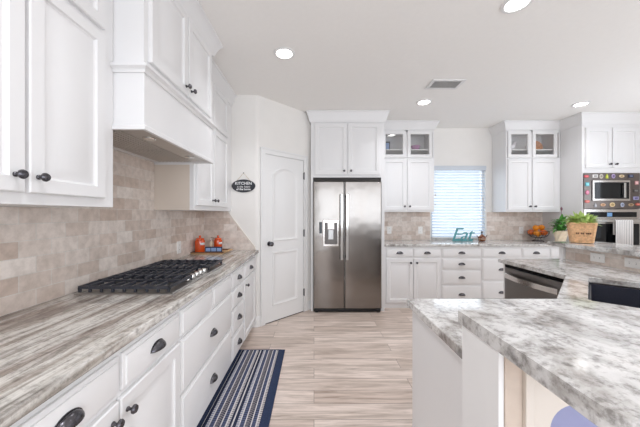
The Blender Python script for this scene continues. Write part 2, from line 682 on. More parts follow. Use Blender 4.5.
# pantry door with casing
m = MB()
for a0, a1, b0, b1 in ((.044, .106, 0, 2.135), (.742, .804, 0, 2.135), (.106, .742, 2.07, 2.135)):
    m.fbox(DF, a0, a1, b0, b1, 0, .020)
for a0, a1, b0, b1 in ((.040, .058, 0, 2.139), (.790, .808, 0, 2.139), (.040, .808, 2.121, 2.139)):
    m.fbox(DF, a0, a1, b0, b1, 0, .026)
struct(m, 'trim_1', 'trimw', bevel=.003)
door = MB().fbox(DF, .110, .738, .012, 2.066, .001, .010)
dprof = [(0, 0), (.006, .010), (.016, .011), (.024, .006), (.034, .0012), (.050, .0012), (.090, .011)]
door.panel(DF, .215, .633, 1.0, 1.93, .0098, dprof, arch=.085)
door.panel(DF, .215, .633, .20, .87, .0098, dprof)
door = struct(door, 'door_1', 'trimw')
kn = [(.030, 0), (.030, .006), (.012, .010), (.011, .03), (.022, .036), (.029, .048), (.028, .058), (.016, .068), (.0, .070)]
MB().lathe(kn, DF.P(.168, .975, .010), DF.n).build('door_knob', 'bronze', door)
for z in (.27, 1.08, 1.86):
    MB().fbox(DF, .7365, .7445, z - .045, z + .045, .008, .024).lathe([(.005, -.05), (.006, -.048), (.006, .048), (.005, .05)], DF.P(.7405, z, .024), (0, 0, 1), 10).build('hinge', 'bronze', door)
struct(fbox(DF, .110, .738, .0005, .011, .001, .006), 'door_gap_shade', 'gap', door)  # dark strip standing in for the shade under the door

# kitchen window, frame and glass
win = struct(MB().box(WX0, WX0 + .04, YB + .04, YB + .09, WZ0, WZ1).box(WX1 - .04, WX1, YB + .04, YB + .09, WZ0, WZ1)
             .box(WX0 + .0401, WX1 - .0401, YB + .041, YB + .089, WZ0, WZ0 + .05).box(WX0 + .0401, WX1 - .0401, YB + .041, YB + .089, WZ1 - .05, WZ1)
             , 'window_1', 'trimw', bevel=.003)
box(WX0 + .04, WX1 - .04, YB + .062, YB + .066, WZ0 + .05, WZ1 - .05).build('pane', 'glass', win, smooth=False)
box(WX0, WX1, YB - .002, YB + .04, WZ0 - .005, WZ0 + .012).build('window_sill', 'granite', win, bevel=.003)
for i, (x0, x1) in enumerate(((-.9, 1.5), (1.9, 4.3))):  # unseen rear windows, added to bring in daylight
    w2 = MB()
    for xa, xb, za, zb in ((x0, x0 + .05, .35, 2.4), (x1 - .05, x1, .35, 2.4), (x0 + .0501, x1 - .0501, .351, .41), (x0 + .0501, x1 - .0501, 2.34, 2.399), ((x0 + x1) / 2 - .025, (x0 + x1) / 2 + .025, .4101, 2.3399)):
        w2.box(xa, xb, YN - .07, YN - .03, za, zb)
    w2 = struct(w2, 'window_%d' % (i + 2), 'trimw')
    box(x0 + .05, x1 - .05, YN - .052, YN - .048, .41, 2.34).build('pane', 'glass', w2, smooth=False)

w4 = MB()  # unseen right-hand window, added for the ceiling fill
for ya, yb, za, zb in ((1.2, 1.25, .9, 2.3), (3.15, 3.2, .9, 2.3), (1.2501, 3.1499, .901, .95), (1.2501, 3.1499, 2.25, 2.299), (2.175, 2.225, .9501, 2.2499)):
    w4.box(XR + .03, XR + .07, ya, yb, za, zb)
w4 = struct(w4, 'window_4', 'trimw')
box(XR + .048, XR + .052, 1.25, 3.15, .95, 2.25).build('pane', 'glass', w4, smooth=False)

# tile backsplashes
Z0 = .9145
struct(box(XL, XL + .009, -.35, 3.268, Z0, 1.371).box(XL, XL + .009, 1.347, 2.248, 1.371, 1.80), 'backsplash_left', 'tile_yz', smooth=False, origin=(XL, 0, Z0))
PF = Fr((0, 3.27, 0), BACK)
struct(MB().fprism(PF, [(XL + .009, Z0), (-.70, Z0), (-.72, .955), (-1.035, 1.371), (XL + .009, 1.371)], 0, .009), 'backsplash_pantry', 'tile_xz', smooth=False, origin=(0, 3.27, Z0))
struct(MB().fprism(PF, [(-.70, Z0), (-.685, Z0), (-.705, .962), (-1.02, 1.371), (-1.035, 1.371), (-.72, .955)], 0, .013), 'trim_2', flat('pencil_tile', RGB(222, 212, 202), .4), smooth=False)
struct(box(.98, WX0 - .02, YB - .009, YB, Z0, 1.371).box(WX1 + .02, 3.755, YB - .009, YB, Z0, 1.371), 'backsplash_back', 'tile_xz', smooth=False, origin=(0, YB, Z0))


# ------------------------------------------------------------------ cabinet hardware and fronts
DOORP = [(0, 0), (0, .015), (.004, .019), (.050, .019), (.054, .010), (.060, .007), (.066, .007), (.106, .0185)]
DRAWP = [(0, 0), (0, .009), (.004, .012), (.012, .014), (.014, .0185), (.016, .019)]
KNOB = [(.0085, 0), (.0085, .004), (.0055, .007), (.005, .014), (.009, .018), (.0150, .022), (.0155, .027), (.012, .033), (.0, .036)]


def knob(F, a, b, c, parent):
    return MB().lathe(KNOB, F.P(a, b, c), F.n, 16).build('knob', 'bronze', parent)


def cup_pull(F, a, b, c, parent, w=.046, h=.030, p=.027):
    m = MB()
    LP = []
    for i in range(7):                      # from the wall line over the dome down to the open lip
        v = (PI / 2) * i / 6
        LP.append([F.P(a + w * math.cos(u) * (.35 + .65 * math.sin(v) if i else .35), b - h / 2 + h * math.sin(u) ** .8 * (math.cos(v) * 1.0), c + p * math.sin(v) * math.sin(u) ** .7)
                   for u in [PI * (j + .02) / 12.04 for j in range(13)]])
    # dome: rows run from the back plate outwards
    LP = []
    for i in range(8):
        th = (PI / 2) * i / 7               # 0 at the plate, 90 deg at the lip
        LP.append([F.P(a - w * math.cos(u), b - h * .45 + h * math.sin(u) * math.cos(th), c + .001 + p * math.sin(u) * math.sin(th)) for u in [PI * j / 12 for j in range(13)]])
    m.loops(LP, False, False, False)
    m.fprism(F, [(a - w * 1.06 * math.cos(PI * j / 12), b - h * .45 + h * 1.1 * math.sin(PI * j / 12)) for j in range(13)], c, c + .002)
    o = m.build('cup_pull', 'bronze', parent, fixn=False, angle=60)
    md = o.modifiers.new('thickness', 'SOLIDIFY')
    md.thickness = .002
    md.offset = 0
    return o


def door(F, a0, a1, b0, b1, parent, knob_at=None, name='door', prof=DOORP):
    d = MB().panel(F, a0, a1, b0, b1, .0005, prof).build(name, 'white', parent, angle=20)
    if knob_at:
        knob(F, knob_at[0], knob_at[1], .0195, d)
    return d


def drawer(F, a0, a1, b0, b1, parent, pull=True, up=0.0):
    d = MB().panel(F, a0, a1, b0, b1, .0005, DRAWP).build('drawer', 'white', parent, angle=20)
    if pull:
        cup_pull(F, (a0 + a1) / 2, (b0 + b1) / 2 + up, .0195, d)
    return d


def glass_door(F, a0, a1, b0, b1, parent):
    s = .052
    m = MB()
    rings = [(0, 0), (0, .015), (.004, .019), (s - .006, .019), (s, .012), (s, 0)]
    LP = [[F.P(a0 + i, b0 + i, c + .0005), F.P(a1 - i, b0 + i, c + .0005), F.P(a1 - i, b1 - i, c + .0005), F.P(a0 + i, b1 - i, c + .0005)] for i, c in rings]
    LP.append(LP[0])
    m.loops(LP, False, False)
    d = m.build('glass_door', 'white', parent, angle=20)
    fbox(F, a0 + s - .002, a1 - s + .002, b0 + s - .002, b1 - s + .002, .006, .009).build('pane', 'glass', d, smooth=False)
    return d


def crown(path, z0, parent, proj=.062, name='crown_moulding'):
    H = CEIL - .002
    pr = [(-.004, z0), (.010, z0), (.013, z0 + .012), (.020, z0 + .022), (.026, z0 + .045), (.044, z0 + (H - z0) * .66), (proj - .008, H - .022), (proj, H - .018), (proj, H), (-.004, H)]
    return MB().sweep(path, pr).build(name, 'white', parent, angle=25)


def base_unit(F, w, depth, label, fronts, group, toe=True, cat='cabinet', name='base_cabinet', top=.878):
    mid = F.P(w / 2, 0, -depth / 2)
    t = thing(name, label, cat, mid, group)
    fbox(F, .0006, w - .0006, .10, top, -depth, 0).build('carcass', 'white', t, smooth=False)
    fbox(F, .0006, w - .0006, .0, .10, -depth, -.075 if toe else -.012).build('toe_kick', 'white', t, smooth=False)
    for f in fronts:
        if f[0] == 'drawer':
            drawer(F, *f[1:5], t, *(f[5:]))
        else:
            door(F, *f[1:5], t, f[5])
    return t


# ------------------------------------------------------------------ left run of base cabinets
XF = -.685
GL = 'white base cabinets under the streaked granite worktop'


def LF(y):
    return Fr((XF, y, 0), LEFT)


dp = XF - XL - .012
base_unit(LF(-.345), .862, dp, 'white base cabinet under the streaked worktop, the end one before the camera',
          [('drawer', .015, .425, .72, .85), ('drawer', .437, .847, .72, .85), ('door', .015, .425, .13, .70, (.39, .64)), ('door', .437, .847, .13, .70, (.472, .64))], GL)
base_unit(LF(.52), .864, dp, 'white base cabinet with two drawers over two doors, before the cooktop',
          [('drawer', .015, .432, .72, .85), ('drawer', .450, .855, .72, .85), ('door', .015, .424, .13, .70, (.392, .645)), ('door', .434, .855, .13, .70, (.464, .645))], GL)
base_unit(LF(1.385), .864, dp, 'white base cabinet with two wide pan drawers directly below the gas cooktop',
          [('drawer', .012, .432, .72, .85, False), ('drawer', .452, .852, .72, .85, False), ('drawer', .012, .852, .43, .70), ('drawer', .012, .852, .12, .41)], GL)
base_unit(LF(2.25), .394, dp, 'narrow white base cabinet with four stacked drawers past the cooktop',
          [('drawer', .015, .38, .72, .85), ('drawer', .015, .38, .555, .70), ('drawer', .015, .38, .335, .535), ('drawer', .015, .38, .12, .315)], GL)
base_unit(LF(2.645), .606, dp, 'white base cabinet with one drawer and door beside the pantry wall',
          [('drawer', .015, .50, .72, .85), ('door', .015, .50, .12, .70, (.055, .645))], GL)
m = MB().box(XL + .001, -.655, -.36, 3.2685, .88, .914)
tag(m.build('worktop', 'granite_left', bevel=.005, smooth=False), 'long streaked brown and grey granite worktop along the range wall', 'worktop')

# ------------------------------------------------------------------ left uppers
XU = -.98
GU = 'white wall cabinets beside the range hood'


def upper_left(y0, w, label, doors, ztop=2.62, side_lo=0, path=None):
    F = Fr((XU, y0, 0), LEFT)
    t = thing('wall_cabinet', label, 'cabinet', (XL + .165, y0 + w / 2, 1.372), GU)
    fbox(F, .0006, w - .0006, 1.372, ztop, -(XU - XL) + .0012, 0).build('carcass', 'white', t, bevel=.002, smooth=False)
    for a0, a1, kx in doors:
        door(F, a0, a1, 1.412, 2.165, t, (kx, 1.468))
        door(F, a0, a1, 2.190, 2.600, t, None)
    crown(path or [(XU, y0), (XU, y0 + w)], ztop - .01, t)
    return t


upper_left(.56, .787, 'white wall cabinet with two tall doors hung before the range hood', [(.03, .361, .327), (.374, .715, .402)])
ub = upper_left(2.2515, 1.0165, 'white wall cabinet with stacked doors between the hood and pantry corner', [(.03, .40, .365), (.412, .84, .45)])
box(XL + .002, XU - .035, 2.2495, 2.2515, 1.372, 1.742).build('end_panel', 'side_shade', ub, smooth=False)  # thin sheet tinted as the shaded side of the white cabinet

# ------------------------------------------------------------------ range hood
HX, HY0, HY1 = -.83, 1.3485, 2.249
HZ = 1.755
hood = thing('range_hood', 'boxy white wooden range hood with two cupboard doors above the cooktop', 'range hood', ((XL + HX) / 2, (HY0 + HY1) / 2, HZ))
m = MB()
m.box(XL + .012, HX, HY0, HY0 + .018, HZ, 2.05).box(XL + .012, HX, HY1 - .018, HY1, HZ, 2.05).box(HX - .018, HX, HY0 + .018, HY1 - .018, HZ, 2.05).box(XL + .012, XL + .05, HY0 + .018, HY1 - .018, HZ + .004, 1.90)
m.build('skirt', 'white', hood, smooth=False, bevel=.002)
hp = [(XU + .001, HY0), (HX, HY0), (HX, HY1), (XU + .001, HY1)]
MB().sweep(hp, [(-.004, HZ - .004), (.012, HZ - .004), (.012, HZ + .014), (.006, HZ + .022), (-.004, HZ + .024)]).build('bottom_moulding', 'white', hood)
MB().sweep(hp, [(-.004, 2.03), (.008, 2.03), (.012, 2.044), (.028, 2.054), (.028, 2.066), (.010, 2.076), (-.004, 2.082)]).build('ledge_moulding', 'white', hood, angle=20)
box(XL + .012, HX - .001, HY0, HY1, 2.051, 2.645).build('carcass', 'white', hood, smooth=False, bevel=.002)
F = Fr((HX - .001, HY0, 0), LEFT)
door(F, .035, .432, 2.10, 2.62, hood, (.402, 2.15))
door(F, .446, .85, 2.10, 2.62, hood, (.478, 2.15))
crown([(XU, HY0), (HX, HY0), (HX, HY1), (XU, HY1)], 2.625, hood, .068)
ln = box(XL + .05, HX - .019, HY0 + .019, HY1 - .019, HZ + .010, HZ + .035).build('liner', 'filter', hood, smooth=False)
for y in (HY0 + .03, 1.80):
    m = MB().box(-1.235, -.985, y, y + .41, HZ + .004, HZ + .012)
    for i in range(9):
        m.box(-1.232 + i * .028, -1.222 + i * .028, y + .01, y + .40, HZ + .000, HZ + .004)
    m.build('filter', 'filter', ln, smooth=False)
for y in (1.55, 2.05):
    MB().lathe([(.0, -.006), (.030, -.005), (.034, 0), (.034, .006)], (-.925, y, HZ + .008), (0, 0, 1), 18).build('hood_lamp', 'chrome', ln)

# ------------------------------------------------------------------ gas cooktop
ZC = .9145
CY0, CY1, CX0, CX1 = 1.45, 2.315, -1.262, -.742
ck = thing('cooktop', 'black gas cooktop with cast iron grates set in the streaked worktop', 'cooktop', ((CX0 + CX1) / 2, (CY0 + CY1) / 2, ZC))
MB().panel(Fr((0, 0, ZC), BACK), 0, 1, 0, 1, 0, [(0, 0)]) if False else None
tray = MB()
for ins, z in ((0, 0),):
    pass
LP = [[(CX0 + i, CY0 + i, ZC + z), (CX1 - i, CY0 + i, ZC + z), (CX1 - i, CY1 - i, ZC + z), (CX0 + i, CY1 - i, ZC + z)] for i, z in ((0, 0), (0, .006), (.006, .010), (.022, .010), (.028, .006))]
tray.loops(LP).build('tray', 'steeld', ck, angle=25)
burn = [(-1.12, 1.60, .042), (-.90, 1.60, .036), (-1.05, 1.885, .055), (-1.12, 2.165, .036), (-.90, 2.165, .042)]
for x, y, r in burn:
    b_ = MB().lathe([(r * 1.25, 0), (r * 1.25, .004), (r, .008), (r, .018), (r * .9, .020)], (x, y, ZC + .006), seg=20).build('burner', 'steeld', ck)
    MB().lathe([(r * .95, 0), (r * .98, .004), (r * .85, .010), (.0, .012)], (x, y, ZC + .026), seg=20).build('burner_cap', 'black', b_)
gw = (CY1 - CY0 - .028) / 3
for k in range(3):
    y0 = CY0 + .010 + k * (gw + .004)
    y1 = y0 + gw
    x0, x1 = CX0 + .012, (CX1 - .025 if k != 1 else CX1 - .105)
    z0, z1 = ZC + .028, ZC + .044
    g = MB()
    t = .0065
    g.box(x0, x1, y0, y0 + 2 * t, z0, z1).box(x0, x1, y1 - 2 * t, y1, z0, z1).box(x0, x0 + 2 * t, y0, y1, z0, z1).box(x1 - 2 * t, x1, y0, y1, z0, z1)
    g.box(x0, x1, (y0 + y1) / 2 - t, (y0 + y1) / 2 + t, z0 + .002, z1 + .004)
    for i in range(1, 8):
        xx = x0 + (x1 - x0) * i / 8
        g.box(xx - t * .8, xx + t * .8, y0, y0 + gw * .36, z0 + .003, z1 + .005)
        g.box(xx - t * .8, xx + t * .8, y1 - gw * .36, y1, z0 + .003, z1 + .005)
        for yy in (y0, y1 - 2 * t):
            g.box(xx - t, xx + t, yy, yy + 2 * t, ZC + .0105, z0)
    for xx in (x0, x1 - 2 * t):
        for yy in (y0, y1 - 2 * t):
            g.box(xx, xx + 2 * t, yy, yy + 2 * t, ZC + .0105, z0)
    g.build('grate', 'iron', ck, bevel=.003, smooth=False)
for i in range(5):
    y = 1.73 + i * .062
    MB().lathe([(.022, 0), (.022, .004), (.017, .006), (.0165, .024), (.014, .028), (.0, .029)], (-.79, y, ZC + .010), seg=18).build('knob', 'chrome', ck)

# ------------------------------------------------------------------ sign on the pantry wall


def text_mb(s, size, extrude, shear=0.0, offset=0.0, space=1.0, res=3):
    cu = bpy.data.curves.new('lettering', 'FONT')
    cu.body = s
    cu.size = size
    cu.extrude = extrude
    cu.shear = shear
    cu.offset = offset
    cu.space_character = space
    cu.align_x = 'CENTER'
    cu.resolution_u = res
    o = bpy.data.objects.new('lettering', cu)
    COL.objects.link(o)
    dgr = bpy.context.evaluated_depsgraph_get()
    me = bpy.data.meshes.new_from_object(o.evaluated_get(dgr))
    vs = [v.co.copy() for v in me.vertices]
    fs = [tuple(p.vertices) for p in me.polygons]
    bpy.data.objects.remove(o)
    bpy.data.curves.remove(cu)
    bpy.data.meshes.remove(me)
    return vs, fs


def text_on(F, s, a, b, c, size, extrude, name, mat, parent=None, **k):
    vs, fs = text_mb(s, size, extrude, **k)
    m = MB()
    m.add([F.P(a + v.x, b + v.y, c + v.z) for v in vs], fs)
    return m.build(name, mat, parent, smooth=False)


SX, SZ = -.833, 1.672
sg = thing('wall_sign', 'oval black KITCHEN sign hanging by twine on the pantry wall', 'sign', (SX, 3.26, SZ - .1))
ov = [(SX + .140 * math.cos(2 * PI * i / 40), SZ + .076 * math.sin(2 * PI * i / 40)) for i in range(40)]
bd = MB().fprism(PF, ov, .002, .014).build('board', 'slate', sg, bevel=.002)
text_on(PF, 'KITCHEN', SX, SZ + .014, .0145, .047, .0008, 'lettering', 'letter', bd, offset=.0008)
text_on(PF, 'is the heart', SX, SZ - .020, .0145, .034, .0008, 'lettering', 'letter', bd, shear=.25)
text_on(PF, 'of the home', SX, SZ - .050, .0145, .034, .0008, 'lettering', 'letter', bd, offset=.0008)
MB().tube([PF.P(SX - .085, SZ + .055, .010), PF.P(SX - .04, SZ + .105, .006), PF.P(SX, SZ + .155, .006), PF.P(SX + .04, SZ + .105, .006), PF.P(SX + .085, SZ + .055, .010)], .002, 6).build('twine', 'twine', sg)
MB().lathe([(.003, 0), (.003, .008), (.006, .009), (.005, .011)], PF.P(SX, SZ + .153, 0), PF.n, 10).build('nail', 'bronze', sg)

# ------------------------------------------------------------------ refrigerator in its surround
FX0, FX1, FY = -.008, .918, 3.735
fr = thing('refrigerator', 'stainless steel side-by-side refrigerator with water dispenser beside the pantry door', 'refrigerator', ((FX0 + FX1) / 2, 4.1, 0))
box(FX0 + .004, FX1 - .004, FY + .075, 4.50, .045, 1.785).build('case', 'steeld', fr, smooth=False)
FF = Fr((0, FY + .07, 0), BACK)


def rdoor(x0, x1, name):
    # slightly bowed steel door
    m = MB()
    LP = []
    n = 8
    pts = [(x0, 0), (x0, .055)] + [(x0 + .012 + (x1 - x0 - .024) * i / n, .064 + .008 * (1 - (2 * i / n - 1) ** 2)) for i in range(n + 1)] + [(x1, .055), (x1, 0)]
    LP = [[FF.P(a, z, c) for a, c in pts] for z in (.062, 1.775)]
    m.loops(LP)
    return m.build(name, 'steel', fr, bevel=.003, angle=30)


fd1 = rdoor(FX0, .4095, 'freezer_door')
fd2 = rdoor(.4185, FX1, 'fresh_food_door')
for x, d in ((.373, fd1), (.445, fd2)):
    m = MB()
    m.fbox(FF, x - .019, x + .019, .72, 1.61, .098, .118)
    m.fbox(FF, x - .012, x + .012, .74, .78, .06, .10).fbox(FF, x - .012, x + .012, 1.57, 1.61, .06, .10)
    m.build('handle', 'chrome', d, bevel=.006, smooth=False)
ds = MB()
a0, a1, b0, b1 = .122, .334, .905, 1.262
ds.fbox(FF, a0, a1, b1 - .04, b1, .06, .088).fbox(FF, a0, a1, b0, b0 + .03, .06, .094).fbox(FF, a0, a0 + .024, b0, b1, .06, .086).fbox(FF, a1 - .024, a1, b0, b1, .06, .086)
ds.fbox(FF, a0 + .06, a1 - .06, b1 - .13, b1 - .035, .06, .088)
ds = ds.build('dispenser', 'steelv', fd1, bevel=.004, smooth=False)
fbox(FF, a0 + .024, a1 - .024, b0 + .03, b1 - .04, .06, .0735).build('recess', flat('dispenser_recess', RGB(112, 108, 106), .4), ds, smooth=False)
fbox(FF, a0 + .07, a1 - .07, b0 + .09, b1 - .135, .07, .079).build('paddle', 'steeld', ds, bevel=.003, smooth=False)
fbox(FF, a0 - .052, a0 - .012, b1 - .185, b1 - .03, .06, .076).build('control_panel', 'glassblack', ds, bevel=.002, smooth=False)
m = MB().fbox(FF, FX0 + .01, FX1 - .01, .012, .058, -.02, .045)
for i in range(24):
    m.fbox(FF, FX0 + .03 + i * .036, FX0 + .055 + i * .036, .02, .05, .045, .048)
m.build('base_grille', 'black', fr, smooth=False)
for x in (FX0 + .02, FX1 - .06):
    fbox(FF, x, x + .04, 0, .05, -.0, .05).build('foot', 'black', fr, bevel=.003, smooth=False)
fbox(FF, FX0 + .004, FX1 - .004, 1.778, 1.832, -.30, .010).build('top_gap_shade', 'gap', fr, smooth=False)  # dark slab put in as the shade above the case

YS = 3.80
sr = thing('fridge_surround', 'white cupboard with side panels built around and over the refrigerator', 'cabinet', (.455, 4.17, 0))
SF = Fr((0, YS, 0), BACK)
for a0, a1 in ((-.043, -.012), (.924, .970)):
    fbox(SF, a0, a1, 0, 2.62, -(YB - YS) + .001, 0).build('side_panel', 'white', sr, bevel=.002, smooth=False)
fbox(SF, -.0118, .9238, 1.842, 2.62, -(YB - YS) + .001, 0).build('carcass', 'white', sr, smooth=False)
door(SF, .012, .452, 1.877, 2.583, sr, (.412, 1.93))
door(SF, .466, .906, 1.877, 2.583, sr, (.506, 1.93))
crown([(-.043, YB - .5), (-.043, YS), (.970, YS), (.970, YB - .30)], 2.60, sr)

# ------------------------------------------------------------------ back run: base cabinets and worktop
YF = 3.93
GB = 'white base cabinets along the window wall'


def BF(x):
    return Fr((x, YF, 0), BACK)


bd_ = YB - YF - .012
base_unit(BF(.9715), .8385, bd_, 'white two-door base cabinet with two drawers, next to the refrigerator',
          [('drawer', .055, .432, .73, .85), ('drawer', .444, .825, .73, .85), ('door', .055, .432, .08, .705, (.395, .65)), ('door', .444, .825, .08, .705, (.482, .65))], GB, False)
base_unit(BF(1.811), .568, bd_, 'white base cabinet of four drawers below the Eat sign end of the window',
          [('drawer', .012, .556, .73, .85), ('drawer', .012, .556, .56, .705), ('drawer', .012, .556, .345, .535), ('drawer', .012, .556, .08, .32)], GB, False)
base_unit(BF(2.380), .568, bd_, 'white base cabinet of three drawers beneath the right edge of the window',
          [('drawer', .012, .556, .73, .85), ('drawer', .012, .556, .405, .705), ('drawer', .012, .556, .08, .38)], GB, False)
base_unit(BF(2.949), .805, bd_, 'white base cabinet below the orange fruit bowl beside the oven tower',
          [('drawer', .012, .395, .73, .85), ('drawer', .409, .79, .73, .85), ('door', .012, .395, .08, .705, (.355, .65)), ('door', .409, .79, .08, .705, (.445, .65))], GB, False)
tag(box(.9715, 3.7555, YF - .03, YB - .001, .88, .914).build('worktop', 'granite', bevel=.005, smooth=False), 'grey granite worktop below the kitchen window', 'worktop')

# ------------------------------------------------------------------ glass-topped wall cabinets
YU = 4.21
GG = 'glass-topped wall cabinets either side of the window'


def glass_cabinet(x0, x1, da, db, label, path):
    F = Fr((0, YU, 0), BACK)
    t = thing('glazed_wall_cabinet', label, 'cabinet', ((x0 + x1) / 2, YU + .16, 1.372), GG)
    dpt_ = YB - YU - .001
    m = MB().fbox(F, x0, x1, 1.372, 2.20, -dpt_, 0).fbox(F, x0, x0 + .02, 2.20, 2.64, -dpt_, 0).fbox(F, x1 - .02, x1, 2.20, 2.64, -dpt_, 0).fbox(F, x0 + .02, x1 - .02, 2.62, 2.64, -dpt_, 0).fbox(F, x0 + .02, x1 - .02, 2.20, 2.62, -dpt_, -dpt_ + .012)
    m.fbox(F, x0 + .02, x1 - .02, 2.585, 2.62, -.02, 0)
    mid = (da[1] + db[0]) / 2
    m.fbox(F, mid - .02, mid + .02, 2.20, 2.62, -.02, 0)
    m.build('carcass', 'white', t, bevel=.0015, smooth=False)
    fbox(F, x0 + .021, x1 - .021, 2.318, 2.332, -dpt_ + .013, -.022).build('shelf', 'white', t, smooth=False)
    for (a0, a1), s in ((da, 1), (db, 0)):
        door(F, a0, a1, 1.40, 2.175, t, ((a1 - .03) if s else (a0 + .03), 1.455))
        glass_door(F, a0, a1, 2.195, 2.605, t)
    crown(path, 2.625, t)
    return t


glass_cabinet(.985, 1.832, (1.040, 1.402), (1.420, 1.800), 'white wall cabinet with two glass panes between refrigerator and window', [(.985, YU), (1.832, YU), (1.832, YB - .002)])
glass_cabinet(2.926, 3.752, (2.950, 3.302), (3.322, 3.700), 'white wall cabinet with two glass panes above the fruit bowl', [(2.926, YB - .002), (2.926, YU), (3.752, YU)])

ZS = 2.3325
ph = thing('photo_frame', 'small dark photo frame behind glass beside the refrigerator cupboard', 'photo frame', (1.155, 4.36, ZS))
FP = Fr((1.155, 4.36, ZS), BACK)
fbox(FP, -.045, .045, .0, .15, -.01, .006).build('frame', 'slate', ph, bevel=.003, smooth=False)
fbox(FP, -.03, .03, .02, .13, .006, .008).build('photo', 'bluepale', ph, smooth=False)
m = MB().lathe([(.02, 0), (.035, .004), (.055, .03), (.072, .075), (.074, .08), (.070, .076), (.05, .03), (.0, .01)], (1.605, 4.36, ZS), seg=24)
bo = m.build('bowl', flat('mauve_ceramic', RGB(176, 128, 168), .25, coat=.4))
tag(bo, 'small mauve ceramic bowl on the glazed shelf next to the window', 'bowl')
# white bird figurine, seated: body, neck and head in one turned and bent tube
m = MB()
m.tube([(3.06, 4.36, ZS + .004), (3.075, 4.36, ZS + .03), (3.10, 4.36, ZS + .055), (3.135, 4.36, ZS + .075), (3.155, 4.36, ZS + .105), (3.165, 4.36, ZS + .13), (3.185, 4.36, ZS + .135), (3.205, 4.36, ZS + .125)],
       [.004, .028, .045, .042, .024, .02, .022, .004], 14)
m.lathe([(.055, 0), (.055, .006), (.03, .012), (.025, .04)], (3.115, 4.36, ZS), seg=18)
tag(m.build('figurine', flat('white_porcelain', RGB(240, 236, 240), .2, coat=.4), angle=60), 'white porcelain bird figurine behind glass above the fruit bowl', 'figurine')
m = MB().lathe([(.03, 0), (.045, .005), (.052, .04), (.052, .085), (.049, .085), (.048, .04), (.0, .008)], (3.395, 4.34, ZS), seg=20)
mug = m.build('mug', flat('white_mug', RGB(238, 234, 230), .25, coat=.3))
MB().tube([(3.445, 4.34, ZS + .07), (3.465, 4.34, ZS + .065), (3.472, 4.34, ZS + .045), (3.462, 4.34, ZS + .025), (3.446, 4.34, ZS + .02)], .005, 8).build('handle', mug.data.materials[0], mug)
tag(mug, 'white mug on glazed shelf, beside the orange patterned plate', 'mug')
pc = Vector((3.585, 4.455, ZS + .092))
pax = Vector((0, -1, .22)).normalized()
m = MB().lathe([(.0, .004), (.05, .004), (.055, .0), (.06, .005), (.092, .014), (.093, .018), (.06, .010), (.05, .008), (.0, .008)], pc, pax, 28)
pl = m.build('plate', flat('orange_patterned_glaze', RGB(228, 150, 96), .3, noise=.35, nscale=45))
tag(pl, 'orange patterned plate standing upright on the glazed shelf', 'plate')
m = MB().lathe([(.025, 0), (.05, .004), (.075, .03), (.085, .06), (.082, .06), (.07, .03), (.0, .01)], (3.56, 4.36, 2.2005), seg=22)
tag(m.build('bowl', flat('teal_glaze', RGB(140, 178, 170), .3)), 'pale teal bowl under the shelf, below the orange patterned plate', 'bowl')

# ------------------------------------------------------------------ window blind
bl = thing('window_blind', 'white slatted blind lowered over the kitchen window', 'blind', ((WX0 + WX1) / 2, YB + .02, WZ0))
box(WX0 + .006, WX1 - .006, YB - .035, YB + .035, WZ1 - .075, WZ1 - .002).build('valance', flat('blind_valance', RGB(206, 212, 220), .5), bl, bevel=.004, smooth=False)
m = MB()
ns = 23
zt, zb = WZ1 - .10, WZ0 + .045
for i in range(ns):
    z = zt + (zb - zt) * i / (ns - 1)
    a = math.radians(24)
    w = .025
    dy, dz = w * math.cos(a), w * math.sin(a)
    y = YB + .006
    m.add([(WX0 + .010, y - dy, z - dz), (WX1 - .010, y - dy, z - dz), (WX1 - .010, y + dy, z + dz), (WX0 + .010, y + dy, z + dz),
           (WX0 + .010, y - dy, z - dz + .003), (WX1 - .010, y - dy, z - dz + .003), (WX1 - .010, y + dy, z + dz + .003), (WX0 + .010, y + dy, z + dz + .003)],
          [(0, 1, 2, 3), (7, 6, 5, 4), (0, 4, 5, 1), (1, 5, 6, 2), (2, 6, 7, 3), (3, 7, 4, 0)])
m.build('slats', 'blind', bl, smooth=False)
box(WX0 + .010, WX1 - .010, YB - .019, YB + .031, WZ0 + .014, WZ0 + .032).build('bottom_rail', 'trimw', bl, bevel=.003, smooth=False)
for x in (WX0 + .10, (WX0 + WX1) / 2, WX1 - .10):
    MB().tube([(x, YB - .021, WZ1 - .07), (x, YB - .021, WZ0 + .02)], .0015, 6).build('ladder_cord', 'trimw', bl)
for x, z in ((WX0 + .055, 1.50), (WX0 + .06, 1.66), (WX1 - .06, 1.60)):
    cd = MB().tube([(x, YB - .027, WZ1 - .07), (x, YB - .027, z)], .0015, 6).build('pull_cord', 'trimw', bl)
    MB().lathe([(.002, .03), (.006, .012), (.007, 0), (.0, -.002)], (x, YB - .027, z - .02), seg=10).build('tassel', 'wood', cd)

# ------------------------------------------------------------------ oven tower
TX0, TX1, TY = 3.757, 4.655, 3.87
TF = Fr((0, TY, 0), BACK)
tw = thing('oven_cabinet', 'tall white cabinet tower holding the microwave and wall oven', 'cabinet', ((TX0 + TX1) / 2, 4.2, 0))
td = YB - TY - .001
OX0, OX1 = 3.79, 4.545
m = MB().fbox(TF, TX0, OX0, 0, 2.62, -td, 0).fbox(TF, OX1, TX1, 0, 2.62, -td, 0).fbox(TF, OX0, OX1, 1.915, 2.62, -td, 0).fbox(TF, OX0, OX1, .10, .66, -td, 0).fbox(TF, OX0, OX1, .66, 1.915, -td, -td + .02)
m.build('carcass', 'white', tw, bevel=.0015, smooth=False)
fbox(TF, TX0, TX1, 0, .10, -td, -.05).build('toe_kick', 'white', tw, smooth=False)
door(TF, 3.80, 4.158, 1.985, 2.545, tw, (4.123, 2.035))
door(TF, 4.172, 4.535, 1.985, 2.545, tw, (4.207, 2.035))
drawer(TF, 3.80, 4.535, .14, .62, tw, True, .12)
